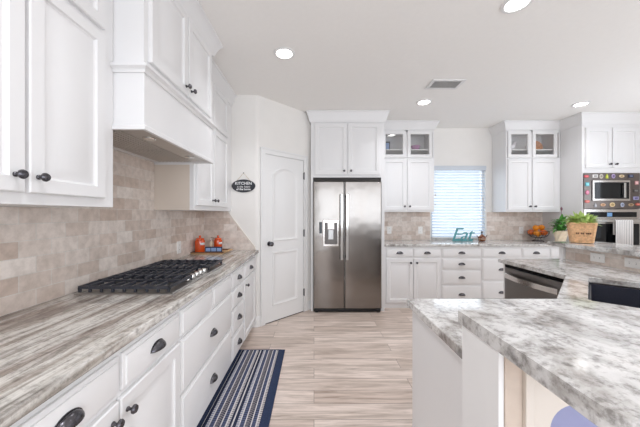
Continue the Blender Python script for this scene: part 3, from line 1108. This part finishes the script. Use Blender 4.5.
crown([(TX0, YU + .002), (TX0, TY), (TX1, TY)], 2.60, tw)

mw = thing('microwave', 'built-in microwave in a magnet-covered steel surround above the oven', 'microwave', (4.165, 4.05, 1.40))
MX0, MX1 = 3.880, 4.402
m = MB().fbox(TF, 3.772, 4.552, 1.812, 1.912, .0012, .018).fbox(TF, 3.772, 4.552, 1.412, 1.522, .0012, .018).fbox(TF, 3.772, MX0 - .008, 1.522, 1.812, .0012, .018).fbox(TF, MX1 + .008, 4.552, 1.522, 1.812, .0012, .018)
m.build('surround', steel('warm_steel', (122, 114, 110), .34), mw, bevel=.002, smooth=False)
fbox(TF, MX0 + .01, MX1 - .01, 1.53, 1.80, -.36, .010).build('case', 'steeld', mw, smooth=False)
fc = fbox(TF, MX0, MX1, 1.524, 1.810, .0105, .030).build('front', 'steelv', mw, bevel=.004, smooth=False)
fbox(TF, MX0 + .025, MX0 + .378, 1.552, 1.782, .0302, .034).build('window', 'glassblack', mw, bevel=.004, smooth=False)
fbox(TF, MX0 + .381, MX1 - .018, 1.552, 1.782, .0302, .034).build('keypad', 'glassblack', mw, bevel=.003, smooth=False)
m = MB().fbox(TF, MX0 + .402, MX0 + .428, 1.565, 1.77, .052, .064).fbox(TF, MX0 + .406, MX0 + .424, 1.58, 1.60, .034, .054).fbox(TF, MX0 + .406, MX0 + .424, 1.745, 1.765, .034, .054)
m.build('handle', 'chrome', mw, bevel=.003, smooth=False)

ovn = thing('wall_oven', 'black glass and steel wall oven with a towel on its handle', 'oven', (4.165, 4.05, .67))
fbox(TF, OX0 + .01, OX1 - .01, .67, 1.39, -.58, .0008).build('case', 'steeld', ovn, smooth=False)
fbox(TF, 3.772, 4.552, 1.282, 1.405, .0012, .020).build('fascia', 'steelv', ovn, bevel=.002, smooth=False)
cp = fbox(TF, 3.80, 4.50, 1.296, 1.368, .0202, .024).build('control_panel', 'glassblack', ovn, bevel=.002, smooth=False)
fbox(TF, 4.085, 4.155, 1.305, 1.358, .0242, .0246).build('display', 'disp', cp, smooth=False)
od = fbox(TF, 3.772, 4.552, .672, 1.276, .0012, .030).build('door', 'steelv', ovn, bevel=.003, smooth=False)
fbox(TF, 3.80, 4.525, .72, 1.205, .0302, .033).build('window', 'glassblack', od, bevel=.002, smooth=False)
m = MB().tube([TF.P(3.80, 1.243, .078), TF.P(4.52, 1.243, .078)], .013, 14)
for a in (3.84, 4.48):
    m.fbox(TF, a - .012, a + .012, 1.233, 1.253, .030, .075)
m.build('handle', 'chrome', od)
# folded tea towel draped over the handle
m = MB()
LP = []
for i in range(13):
    a = 4.125 + .245 * i / 12
    w = .004 * math.sin(i * 1.9)
    prof = [(.900, .0945 + w), (1.243, .0945 + w * .3), (1.252, .0925), (1.2585, .085), (1.260, .078), (1.2585, .071), (1.252, .064), (1.20, .0615), (1.05, .0615)]
    LP.append([TF.P(a, 1.243 + (b - 1.243) * (.97 + .02 * math.sin(i * .8)) if b < 1.2 else b, c) for b, c in prof])
m.loops(LP, False, False, False)
tw_ = m.build('towel', 'towel', fixn=False, angle=80)
md = tw_.modifiers.new('thickness', 'SOLIDIFY')
md.thickness = .004
md.offset = 0
tag(tw_, 'grey striped tea towel hanging over the oven handle', 'towel')

# souvenir magnets
MG = [(3.80, 1.865, 'red', (188, 62, 70), 'e', 'upper corner next to the tall white panel'), (3.92, 1.868, 'white', (226, 222, 220), 'r', 'above the microwave window edge'),
      (4.005, 1.865, 'silver', (206, 200, 190), 'o', 'above the microwave, beside the lime one'), (4.085, 1.865, 'lime', (176, 186, 52), 'b', 'above the middle of the microwave'),
      (4.175, 1.868, 'lilac', (176, 158, 196), 'o', 'above the microwave, beside the lime one'), (4.29, 1.868, 'cream', (228, 206, 170), 'e', 'above the microwave keypad'),
      (4.42, 1.868, 'navy', (46, 54, 78), 'r', 'upper corner above the keypad'), (3.812, 1.755, 'turquoise', (96, 176, 190), 's', 'beside the microwave, under the red one'),
      (3.812, 1.640, 'pink', (206, 108, 138), 'o', 'beside the microwave, under the turquoise one'), (3.812, 1.515, 'coral', (204, 96, 88), 'e', 'beside the lower corner of the microwave'),
      (3.925, 1.462, 'grey', (150, 150, 156), 'b', 'on the strip under the microwave'), (4.03, 1.468, 'peach', (226, 184, 150), 'e', 'on the strip under the microwave'),
      (4.16, 1.470, 'large straw-yellow', (232, 206, 160), 'o', 'below the middle of the microwave'), (4.30, 1.468, 'pale blue', (178, 186, 206), 'o', 'on the strip under the microwave'),
      (4.42, 1.468, 'tan', (196, 170, 140), 'e', 'below the microwave keypad'), (4.515, 1.475, 'brick red', (176, 84, 70), 'e', 'lowest corner under the keypad'),
      (4.49, 1.56, 'lavender', (170, 166, 206), 'r', 'right beside the keypad'), (4.49, 1.665, 'charcoal', (80, 76, 74), 'r', 'right beside the keypad'), (4.50, 1.775, 'rose', (190, 140, 140), 's', 'right beside the keypad')]
for x, z, cn, c, sh, where in MG:
    big = 1.45 if 'large' in cn else 1.0
    rx, rz = {'e': (.036, .020), 'r': (.036, .022), 'o': (.026, .026), 'b': (.018, .030), 's': (.026, .026)}[sh]
    rx *= big
    rz *= big if sh != 'o' else 1.2
    if sh in 'rs':
        poly = [(x - rx, z - rz), (x + rx, z - rz), (x + rx, z + rz), (x - rx, z + rz)]
    elif sh == 'b':
        poly = [(x - rx, z - rz), (x + rx, z - rz), (x + rx, z + rz * .3), (x + rx * .4, z + rz * .55), (x + rx * .4, z + rz), (x - rx * .4, z + rz), (x - rx * .4, z + rz * .55), (x - rx, z + rz * .3)]
    else:
        poly = [(x + rx * math.cos(2 * PI * i / 20), z + rz * math.sin(2 * PI * i / 20)) for i in range(20)]
    mg = MB().fprism(TF, poly, .0182, .0245).build('magnet', flat('magnet_' + cn.replace(' ', '_'), RGB(*c), .35), bevel=.002)
    inner = [(x + (px - x) * .6, z + (pz - z) * .6) for px, pz in poly]
    c2 = [min(255, v + 50) if sum(c) < 480 else max(0, v - 60) for v in c]
    MB().fprism(TF, inner, .0246, .0262).build('emblem', flat('emblem_' + cn.replace(' ', '_'), RGB(*c2), .4, noise=.35, nscale=70), mg)
    tag(mg, cn + ' souvenir magnet ' + where, 'magnet', 'souvenir magnets on the microwave surround')

# ------------------------------------------------------------------ peninsula
KX, KN, KF = .42, .61, .76
BAR = 1.07
# knee wall with its rounded niche on the seating side
wz = BAR - .034 - .0005
out_ = [(KX, KN), (1.75, KN), (2.54, 1.40), (2.54, 2.64)]
inn_ = [(2.38, 2.64), (2.38, 1.52), (1.66, KF), (KX, KF)]
KF_ = Fr((0, KN, 0), BACK)
kw = MB()
kw.prism([(KX, KN + .05), (1.75, KN + .05)] + out_[2:] + inn_, 0, wz)
# front skin with an opening: pieces around the niche
nx0, nx1, nz1, nr = .522, 1.30, .918, .055
kw.box(KX, nx0, KN, KN + .05, 0, wz)
kw.box(nx1, 1.75, KN, KN + .05, 0, wz)
arc = [(nx0, nz1 - nr)] + [(nx0 + nr - nr * math.cos(a), nz1 - nr + nr * math.sin(a)) for a in [PI / 2 * i / 8 for i in range(1, 9)]]
arc2 = [(nx1 - nr + nr * math.sin(a), nz1 - nr + nr * math.cos(a)) for a in [PI / 2 * i / 8 for i in range(0, 9)]]
kw.fprism(KF_, [(nx0, wz)] + arc + arc2 + [(nx1, wz)], -.05, 0)
struct(kw, 'wall_peninsula', 'knee', smooth=False)
m = MB()
m.fbox(KF_, nx0 + .001, nx1 - .001, .0, nz1 - .001, -.0495, -.046)
struct(m, 'wall_niche', 'lav', smooth=False)
struct(MB().box(KX, KX + .038, KN - .004, KN - .0003, 0, wz), 'trim_5', flat('taupe_board', RGB(196, 180, 166), .6, noise=.06, nscale=30), smooth=False)
struct(MB().box(KX + .0385, KX + .058, KN - .014, KN - .0003, 0, wz), 'trim_6', 'knee', bevel=.002, smooth=False)
# white end post on the knee wall
struct(MB().box(KX - .012, KX - .0005, KN - .0, KF, 0, wz), 'trim_3', 'trimw', smooth=False)
struct(MB().box(2.366, 2.545, 2.641, 2.665, 0, wz).box(2.345, 2.379, 2.60, 2.641, .9145, wz), 'trim_4', 'trimw', bevel=.002, smooth=False)
# tiled riser between the sink counter and the bar
struct(MB().prism([(2.3785, 2.599), (2.3785, 1.5207), (1.659, KF + .0015), (KX + .05, KF + .0015), (KX + .05, KF + .0095), (1.655, KF + .0095), (2.3695, 1.525), (2.3695, 2.599)], .9145, wz), 'backsplash_peninsula', 'tile_yz', smooth=False, origin=(2.37, 0, .9145))

# low counter with the corner sink cut out
S2 = math.sqrt(.5)
sA = Vector((1.36, 1.368))
ud, vd = Vector((S2, S2)), Vector((S2, -S2))
sw, sd = .70, .42


def sk(i, j):
    p = sA + ud * i + vd * j
    return (p.x, p.y)


def rrect(i0, i1, j0, j1, r):
    pts = []
    for (ci, cj, a0) in ((i1 - r, j1 - r, 0), (i0 + r, j1 - r, PI / 2), (i0 + r, j0 + r, PI), (i1 - r, j0 + r, 1.5 * PI)):
        for k in range(5):
            a = a0 + PI / 2 * k / 4
            pts.append((ci + r * math.cos(a), cj + r * math.sin(a)))
    return pts


hole = [sk(*p) for p in rrect(0, sw, 0, sd, .025)]
low = [(.466, KF + .001), (1.6595, KF + .001), (2.379, 1.5205), (2.379, 2.64), (1.76, 2.64), (1.76, 1.93), (1.22, 1.39), (.466, 1.39)]
tag(MB().prism(low, .88, .914, [hole]).build('sink_counter', 'granite', bevel=.004, smooth=False), 'low grey granite peninsula counter with a corner sink and dishwasher', 'worktop')
# undermount sink
m = MB()
LP = []
for ins, z, gr_ in ((-.010, .868, 1), (.006, .868, 1), (.008, .70, 1), (.05, .685, 1)):
    LP.append([(*sk(*p), z) for p in rrect(ins, sw - ins, ins, sd - ins, .03)])
m.loops(LP, False, True)
snk = m.build('sink', 'sinkm', fixn=False, angle=50)
md = snk.modifiers.new('thickness', 'SOLIDIFY')
md.thickness = .006
md.offset = -1
MB().lathe([(.0, 0), (.03, .001), (.044, .004), (.046, .006), (.03, .0065), (.0, .004)], (*sk(sw / 2, sd / 2), .6855), seg=20).build('drain', 'chrome', snk)
tag(snk, 'dark undermount sink in the corner of the peninsula counter', 'sink')

# raised bar top
bar = [(.405, .776), (1.655, .776)]
bar = [(.405, .40)]
rr = .04
arcb = [(.405 + rr - rr * math.cos(a), .36 + rr - rr * math.sin(a)) for a in [PI / 2 * i / 8 for i in range(9)]]
barp = [(.405, .776)] + arcb + [(1.88, .36), (2.80, 1.29), (2.80, 2.72), (2.30, 2.72), (2.30, 1.505), (1.655, .776)]
tag(MB().prism(barp, BAR - .034, BAR).build('bar_top', 'granite', bevel=.005, smooth=False, angle=30), 'raised grey granite breakfast bar wrapping round the sink counter', 'worktop')

# peninsula base cabinets
pb = thing('peninsula_cabinet', 'plain white end cabinet under the low granite peninsula counter', 'cabinet', (.85, 1.05, 0))
m = MB().prism([(.49, KF + .001), (1.57, KF + .001), (1.57, 1.355 + .30), (1.24, 1.355), (.49, 1.355)], .10, .64)
m.build('carcass', 'white', pb, smooth=False)
m = MB()
m.box(.49, .52, KF + .001, 1.355, .64, .879).box(.52, 1.20, 1.325, 1.355, .64, .879).prism([(1.20, 1.355), (1.235, 1.355), (1.56, 1.68), (1.54, 1.70 - .04), (1.21, 1.33)], .64, .879)
m.build('front_rail', 'white', pb, smooth=False)
m = MB().prism([(.49, KF + .001), (1.57, KF + .001), (1.57, 1.60), (1.24, 1.29), (.49, 1.29)], 0, .10)
m.build('toe_kick', 'white', pb, smooth=False)
box(.484, .4895, KF + .004, 1.357, 0, .879).build('end_panel', 'white', pb, smooth=False)
# dishwasher leg
pw = thing('peninsula_cabinet', 'white carcass and end panel around the dishwasher', 'cabinet', (2.06, 2.3, 0))
m = MB().box(1.795, 2.375, 2.585, 2.615, 0, .879).box(1.795, 2.375, 1.945, 1.958, .0, .879).box(2.37, 2.376, 1.959, 2.584, 0, .879)
m.build('carcass', 'white', pw, smooth=False)
DW = Fr((1.800, 2.580, 0), PEN)
dw = thing('dishwasher', 'stainless steel dishwasher with curved handle in the peninsula', 'dishwasher', (2.05, 2.27, 0))
fbox(DW, .004, .616, .105, .872, -.55, -.001).build('case', 'steeld', dw, smooth=False)
fbox(DW, .004, .616, .0, .10, -.5, -.05).build('toe_kick', 'black', dw, smooth=False)
dd = fbox(DW, .004, .616, .115, .845, 0, .022).build('door', steel('dishwasher_steel', (158, 154, 152), .3), dw, bevel=.003, smooth=False)
fbox(DW, .004, .616, .848, .874, 0, .018).build('control_strip', 'glassblack', dw, smooth=False)
hp_ = [DW.P(.035 + .55 * i / 14, .775, .030 + .035 * math.sin(PI * i / 14)) for i in range(15)]
m = MB()
LP = [[p + Vector((0, 0, dz)) + DW.n * dn for dz, dn in ((-.024, 0), (.024, 0), (.020, .012), (-.020, .012))] for p in hp_]
m.loops(LP)
for a in (.05, .57):
    m.fbox(DW, a - .014, a + .014, .755, .795, .02, .042)
m.build('handle', 'steelv', dd, angle=30)

# ------------------------------------------------------------------ outlets


def outlet(F, a, b, c, label, horiz=False, switch=False):
    w, h = (.058, .036) if horiz else (.036, .058)
    pr = [(0, 0), (0, .004), (.003, .006)]
    p = MB().panel(F, a - w, a + w, b - h, b + h, c, pr).build('outlet', 'plate', angle=20)
    tag(p, label, 'outlet', 'white wall outlets')
    for s in (-1, 1):
        aa, bb = (a + s * .022, b) if horiz else (a, b + s * .022)
        q = [(aa + .015 * math.cos(2 * PI * i / 16), bb + .013 * math.sin(2 * PI * i / 16)) for i in range(16)]
        r_ = MB().fprism(F, q, c + .006, c + .0075).build('receptacle', 'plate', p)
        mm = MB()
        for k in (-1, 1):
            if horiz:
                mm.fbox(F, aa - .004, aa + .004, bb + k * .005 - .001, bb + k * .005 + .001, c + .0075, c + .008)
            else:
                mm.fbox(F, aa + k * .005 - .001, aa + k * .005 + .001, bb - .004, bb + .004, c + .0075, c + .008)
        mm.build('slots', 'plate_dark', r_, smooth=False)
    return p


WF = Fr((0, YB, 0), BACK)
outlet(WF, 1.235, 1.075, .0092, 'white outlet on back tiles nearest the refrigerator')
outlet(WF, 1.745, 1.075, .0092, 'white outlet on back tiles next to the window, under the glazed cabinet')
outlet(WF, 3.40, 1.075, .0092, 'white outlet on back tiles near the fruit bowl')
outlet(Fr((XL, 0, 0), LEFT), 2.655, 1.02, .0092, 'white outlet on range wall tiles past the cooktop')
RF = Fr((2.3695, 0, 0), PEN)
outlet(RF, -2.305, .975, .0002, 'white sideways outlet on the peninsula riser below the basket', True)
outlet(RF, -2.045, .975, .0002, 'white sideways outlet on the peninsula riser closest to the sink', True)

# ------------------------------------------------------------------ ceiling lights and vent
CAN_LAB = ['round recessed ceiling light above the striped rug', 'round recessed ceiling light over the peninsula, largest in view', 'round recessed ceiling light between the vent and the refrigerator cupboard',
           'round recessed ceiling light before the oven tower', 'round recessed ceiling light over the near end of the range worktop', 'round recessed ceiling light above the seating side of the bar',
           'round recessed ceiling light above the far corner of the bar', 'round recessed ceiling light towards the living room']
for (x, y), lab in zip(CANS, CAN_LAB):
    t = thing('recessed_light', lab, 'ceiling light', (x, y, CEIL), 'recessed ceiling lights')
    MB().lathe([(.068, -.001), (.068, -.006), (.074, -.010), (.092, -.006), (.094, -.001)], (x, y, CEIL), seg=32).build('trim_ring', 'trimw', t)
    MB().lathe([(.0, -.0045), (.069, -.0045), (.069, -.002), (.0, -.002)], (x, y, CEIL), seg=32).build('lens', 'lens', t)
    area('recessed_lamp', (x, y, CEIL - .02), (0, 0, 0), .14, .14, CAN_POWER * (.5 if y > 3.5 else 1), (0.96, .985, 1.04), 'DISK', math.radians(125))

vt = thing('ceiling_vent', 'white metal air vent in the ceiling', 'vent', (1.42, 2.99, CEIL))
m = MB()
x0, x1, y0, y1 = 1.245, 1.595, 2.88, 3.10
z0 = CEIL - .012
for a in ((x0, x1, y0, y0 + .03), (x0, x1, y1 - .03, y1), (x0, x0 + .03, y0 + .03, y1 - .03), (x1 - .03, x1, y0 + .03, y1 - .03)):
    m.box(*a, z0, CEIL - .001)
m.build('frame', 'trimw', vt, bevel=.002, smooth=False)
box(x0 + .03, x1 - .03, y0 + .03, y1 - .03, CEIL - .004, CEIL - .001).build('duct', flat('vent_shade', RGB(150, 146, 143), .7), vt, smooth=False)
m = MB()
for i in range(9):
    y = y0 + .04 + i * .0165
    m.add([(x0 + .03, y, z0), (x1 - .03, y, z0), (x1 - .03, y + .010, z0 + .007), (x0 + .03, y + .010, z0 + .007)], [(0, 1, 2, 3)])
lv = m.build('louvres', 'trimw', vt, smooth=False, fixn=False)
md = lv.modifiers.new('thickness', 'SOLIDIFY')
md.thickness = .0015

# ------------------------------------------------------------------ rug
rg = thing('rug', 'navy bordered striped runner rug on the floor below the cooktop drawers', 'rug', (-.5145, 2.0, 0))
RX0, RX1, RY0, RY1 = -.745, -.284, 1.25, 2.71
box(RX0 + .038, RX1 - .058, RY0 + .012, RY1 - .012, .001, .009).build('woven_field', 'rug', rg, smooth=False)
m = MB().box(RX0, RX0 + .038, RY0, RY1, .001, .010).box(RX1 - .058, RX1, RY0, RY1, .001, .010).box(RX0 + .038, RX1 - .058, RY0, RY0 + .012, .001, .010).box(RX0 + .038, RX1 - .058, RY1 - .012, RY1, .001, .010)
m.build('border', 'rug_border', rg, bevel=.002, smooth=False)

# ------------------------------------------------------------------ things on the range worktop by the pantry corner
ZT = .9145
TYc = 3.02
tr = thing('tray', 'wooden serving tray with twig handles in the corner of the range worktop', 'tray', (-1.08, TYc, ZT))
m = MB().panel(Fr((-1.08, TYc, ZT), BACK), 0, 1, 0, 1, 0, [(0, 0)]) if False else MB()
m.box(-1.299, -.965, 2.90, 3.20, ZT, ZT + .012)
m.build('board', 'wood', tr, bevel=.004, smooth=False)
m = MB().box(-1.299, -.965, 2.90, 2.912, ZT + .012, ZT + .024).box(-1.299, -.965, 3.188, 3.20, ZT + .012, ZT + .024).box(-1.299, -1.289, 2.912, 3.188, ZT + .012, ZT + .024).box(-.975, -.965, 2.912, 3.188, ZT + .012, ZT + .024)
m.build('rim', flat('dark_wood', RGB(120, 84, 58), .55, noise=.2, nscale=40), tr, bevel=.002, smooth=False)
MB().tube([(-.967, 2.96, ZT + .018), (-.93, 2.98, ZT + .030), (-.90, 3.04, ZT + .033), (-.93, 3.10, ZT + .030), (-.967, 3.12, ZT + .018)], .007, 8).build('handle', 'wood', tr)
ZT2 = ZT + .0125


def canister(x, y, r, h, lab):
    t = thing('canister', lab, 'canister', (x, y, ZT2), 'orange ceramic canisters')
    MB().lathe([(r * .94, 0), (r, .006), (r, h - .012), (r * .96, h - .004), (r * .8, h)], (x, y, ZT2), seg=28).build('body', 'orange_glaze', t)
    MB().lathe([(r * .82, 0), (r * .86, .008), (r * .80, .016), (r * .25, .022), (r * .18, .026), (r * .26, .036), (r * .22, .046), (.0, .048)], (x, y, ZT2 + h + .0005), seg=24).build('lid', 'orange_glaze', t)
    a = math.atan2(-y, -x)
    m = MB()
    LP = []
    for k in range(7):
        aa = -.55 - .5 + k / 6 * 1.0
        LP.append([(x + (r + .0012) * math.cos(aa), y + (r + .0012) * math.sin(aa), ZT2 + z) for z in (h * .60, h * .78)])
    m.loops(LP, False, False, False)
    o = m.build('label', 'letter', t, fixn=False)
    md = o.modifiers.new('thickness', 'SOLIDIFY')
    md.thickness = .001
    return t


canister(-1.234, 2.985, .051, .135, 'larger orange canister with lid, at the tiled wall end of the tray')
canister(-1.085, 3.12, .045, .125, 'smaller orange canister with lid, behind the dark blue plaque')
bt = thing('soap_bottle', 'small pale bottle with pump standing between the two orange canisters', 'bottle', (-1.165, 3.13, ZT2))
MB().lathe([(.02, 0), (.022, .004), (.022, .075), (.016, .09), (.010, .098), (.010, .108)], (-1.165, 3.13, ZT2), seg=18).build('body', 'cream', bt)
MB().lathe([(.012, 0), (.012, .012), (.004, .014), (.004, .04)], (-1.165, 3.13, ZT2 + .1085), seg=12).tube([(-1.165, 3.13, ZT2 + .147), (-1.145, 3.115, ZT2 + .148), (-1.13, 3.105, ZT2 + .140)], .0045, 8).build('pump', 'chrome', bt)
bp_ = thing('plaque', 'small dark blue plaque with pale blue panels standing on the wooden tray', 'plaque', (-1.072, 2.935, ZT2))
PQ = Fr((-1.072, 2.955, ZT2 + .0005), (1, .05, 0))
fbox(PQ, -.090, .088, 0, .062, -.008, .008).build('board', 'blueplaque', bp_, bevel=.003, smooth=False)
for a, w in ((-.058, .024), (.000, .026), (.057, .023)):
    fbox(PQ, a - w, a + w, .014, .050, .0082, .0105).build('inlay', 'bluepale', bp_, bevel=.002, smooth=False)

# ------------------------------------------------------------------ things on the window worktop
EF = Fr((0, 4.36, .9145), BACK)
ea = thing('word_sign', 'teal cut-out Eat sign standing on the worktop before the blind', 'sign', (2.36, 4.36, .9145))
text_on(EF, 'Eat', 2.335, .010, 0, .285, .010, 'lettering', 'teal', ea, shear=.34, offset=-.001, space=.92, res=6)
fbox(EF, 2.19, 2.50, 0, .011, -.018, .018).build('base', 'teal', ea, bevel=.003, smooth=False)
vs = thing('decanter', 'small round brown bottle with dark stopper next to the Eat sign', 'bottle', (2.64, 4.34, .9145))
MB().lathe([(.03, 0), (.046, .006), (.058, .035), (.054, .065), (.032, .088), (.014, .098), (.013, .108)], (2.64, 4.34, .9145), seg=26).build('body', 'amber', vs)
MB().lathe([(.012, 0), (.015, .004), (.009, .014), (.016, .028), (.010, .046), (.0, .056)], (2.64, 4.34, .9145 + .1085), seg=16).build('stopper', 'bronze', vs)
MB().lathe([(.058, -.003), (.0595, 0), (.058, .003)], (2.64, 4.34, .9145 + .036), seg=26).build('band', 'cream', vs)
for s in (-1, 1):
    MB().tube([(2.64 + s * .05, 4.34, .9145 + .055), (2.64 + s * .075, 4.34, .9145 + .075), (2.64 + s * .078, 4.34, .9145 + .095)], .006, 8).build('ear', 'amber', vs)

# wire fruit bowl and fruit
BX, BY, BZ = 3.530, 4.350, .9145
wb_ = thing('fruit_bowl', 'round black wire fruit bowl on a pedestal by the outlet', 'bowl', (BX, BY, BZ))
bp2 = [(.040, .052), (.085, .062), (.122, .090), (.138, .125), (.140, .160)]
m = MB()
for k in range(18):
    a = 2 * PI * k / 18
    m.tube([(BX + r * math.cos(a), BY + r * math.sin(a), BZ + z) for r, z in bp2], .0022, 6)
m.build('wires', 'bronze', wb_)
m = MB()
for r, z in (bp2[0], bp2[2], bp2[4]):
    m.tube([(BX + r * math.cos(2 * PI * k / 32), BY + r * math.sin(2 * PI * k / 32), BZ + z) for k in range(32)], .003, 6, True)
m.build('hoops', 'bronze', wb_)
m = MB().tube([(BX + .075 * math.cos(2 * PI * k / 32), BY + .075 * math.sin(2 * PI * k / 32), BZ + .004) for k in range(32)], .004, 6, True)
for k in range(6):
    a = 2 * PI * k / 6
    m.tube([(BX + .075 * math.cos(a), BY + .075 * math.sin(a), BZ + .004), (BX + .028 * math.cos(a), BY + .028 * math.sin(a), BZ + .032), (BX + .045 * math.cos(a), BY + .045 * math.sin(a), BZ + .058)], .0025, 6)
m.build('pedestal', 'bronze', wb_)
FRU = [(-.055, -.045, .128, .044, 'fruit', 'orange at the window side of the wire bowl, facing the room'), (.040, -.070, .136, .044, 'fruit_red', 'reddish peach at the front middle of the wire bowl'),
       (.078, .020, .134, .043, 'fruit', 'orange at the oven side of the wire bowl'), (.012, .074, .134, .044, 'fruit', 'orange at the rear of the wire bowl, oven side'),
       (-.078, .045, .138, .043, 'fruit_red', 'reddish peach at the rear of the wire bowl, window side'), (.003, .002, .100, .036, 'fruit', 'orange at the bottom middle of the wire bowl'),
       (-.040, -.008, .208, .044, 'fruit', 'orange on top of the pile in the wire bowl, window side'), (.050, -.005, .214, .044, 'fruit', 'orange on top of the pile in the wire bowl, oven side')]
for dx, dy, z, r, mt, lab in FRU:
    pr = [(r * math.sin(PI * i / 12) * (1 - .04 * math.cos(PI * i / 12)), -r * math.cos(PI * i / 12) * .95) for i in range(13)]
    o = MB().lathe(pr, (BX + dx, BY + dy, BZ + z), (random.uniform(-.3, .3), random.uniform(-.3, .3), 1), 18).build('orange' if mt == 'fruit' else 'peach', mt, angle=80)
    tag(o, lab, 'fruit', 'fruit in the wire bowl')
    MB().lathe([(.004, 0), (.0035, .003), (.0, .004)], (BX + dx, BY + dy, BZ + z + r * .945), seg=8).build('stem_button', 'leaf', o)


def leaf(m, base, d, L, w, droop, up=Vector((0, 0, 1))):
    d = Vector(d).normalized()
    side = d.cross(up)
    if side.length < 1e-3:
        side = Vector((1, 0, 0))
    side.normalize()
    nrm = side.cross(d)
    n = 4
    k = len(m.v)
    P = []
    for i in range(n + 1):
        t = i / n
        c = Vector(base) + d * (L * t) - Vector((0, 0, 1)) * (droop * L * t * t)
        ww = w * math.sin(PI * (.08 + .92 * t) ** .8) if i < n else w * .03
        P += [c - side * ww, c - nrm * ww * .25, c + side * ww]
    m.v += P
    for i in range(n):
        for j in range(2):
            a = k + i * 3 + j
            m.f.append((a, a + 1, a + 4, a + 3))


# potted dracaena-like plant in a twisted cream pot, on the window worktop
QX, QY = 3.560, 3.985
p1 = thing('potted_plant', 'leafy dark green plant in a twisted cream pot on the window worktop', 'plant', (QX, QY, .9145))
m = MB()
LP = []
for r, z, tw2 in ((.050, 0, 0), (.056, .006, .05), (.060, .05, .35), (.070, .11, .75), (.082, .165, 1.1), (.090, .185, 1.2), (.084, .183, 1.2), (.074, .15, 1.0), (.02, .145, 1.0)):
    LP.append([(QX + r * (1 + .07 * math.cos(8 * a)) * math.cos(a + tw2), QY + r * (1 + .07 * math.cos(8 * a)) * math.sin(a + tw2), .9145 + z) for a in [2 * PI * j / 48 for j in range(48)]])
m.loops(LP).build('pot', 'cream', p1, angle=60)
m = MB()
st = MB()
random.seed(3)
for k in range(70):
    a = random.uniform(0, 2 * PI)
    el = random.uniform(.2, 1.35)
    h = random.uniform(.16, .33)
    r0 = random.uniform(0, .05)
    b = Vector((QX + r0 * math.cos(a), QY + r0 * math.sin(a), .9145 + h))
    d = Vector((math.cos(a) * math.cos(el), math.sin(a) * math.cos(el), math.sin(el)))
    leaf(m, b, d, random.uniform(.13, .22) * (.62 if d.x > .2 else .8 if d.y > .3 else 1), random.uniform(.018, .030), random.uniform(.2, .7))
    if k % 4 == 0:
        st.tube([(QX + r0 * .3 * math.cos(a), QY + r0 * .3 * math.sin(a), .9145 + .14), b], .003, 6)
st.build('stems', 'leaf', p1)
m.build('foliage', 'leaf', p1, fixn=False, angle=80)
MB().tube([(QX, QY, 1.06), (QX + .006, QY, 1.26), (QX + .014, QY, 1.40)], [.004, .004, .003], 6).lathe([(.004, -.03), (.012, -.01), (.013, .01), (.0, .03)], (QX + .014, QY, 1.415), seg=12).build('flower_spike', flat('dark_plum', RGB(112, 72, 84), .6), p1)

# woven basket planter on the bar
GX, GY, GZ = 2.500, 2.58, BAR + .0005
p2 = thing('basket_planter', 'woven tan basket with pale green leaves standing on the raised bar', 'plant', (GX, GY, GZ))
m = MB()


def rring(hx, hy, r, z):
    return [(GX + (hx - r) * sx + r * math.cos(a), GY + (hy - r) * sy + r * math.sin(a), z)
            for sx, sy, a0 in ((1, 1, 0), (-1, 1, PI / 2), (-1, -1, PI), (1, -1, 1.5 * PI)) for a in [a0 + PI / 2 * i / 4 for i in range(5)]]


NR = 15
for i in range(NR):
    t = i / (NR - 1)
    m.tube(rring(.068 + .020 * t, .050 + .014 * t, .022, GZ + .008 + .168 * t), .0066, 8, True)
m.loops([rring(.064, .046, .022, GZ + .002), rring(.064, .046, .022, GZ + .006), rring(.080, .058, .022, GZ + .155)], True, True)
bk = m.build('basket', 'wicker', p2, angle=60)
m = MB()
for k in range(26):
    t = k / 26
    ring0, ring1 = rring(.0745, .0565, .022, GZ + .004), rring(.0945, .0705, .022, GZ + .178)
    j = int(t * 20)
    f_ = t * 20 - j
    m.tube([Vector(ring0[j]).lerp(Vector(ring0[(j + 1) % 20]), f_), Vector(ring1[j]).lerp(Vector(ring1[(j + 1) % 20]), f_)], .0035, 6)
m.build('stakes', 'wicker', bk)
m = MB()
m.tube(rring(.090, .066, .022, GZ + .182), .009, 8, True)
m.build('rim', 'wicker', bk, angle=60)
m = MB()
for k in range(9):
    if k in (2, 5):
        continue
    x = GX - .050 + k * .0115
    m.box(x, x + .0075, GY - .0735, GY - .0655, GZ + .084, GZ + .098)
m.build('dark_band', 'wicker_dark', bk, bevel=.0015, smooth=False)
m = MB()
random.seed(11)
for k in range(300):
    a = random.uniform(0, 2 * PI)
    rr_ = math.sqrt(random.random())
    bx_, by_ = GX + .075 * rr_ * math.cos(a), GY + .055 * rr_ * math.sin(a)
    el = random.uniform(.0, 1.3)
    d = Vector((math.cos(a) * math.cos(el), math.sin(a) * math.cos(el), math.sin(el)))
    leaf(m, (bx_, by_, GZ + random.uniform(.165, .225) + .02 * (1 - rr_)), d, random.uniform(.045, .085), random.uniform(.011, .018), random.uniform(0, .6))
m.build('foliage', 'leaf_light', p2, fixn=False, angle=80)
p2.rotation_euler = (0, 0, math.radians(-33))
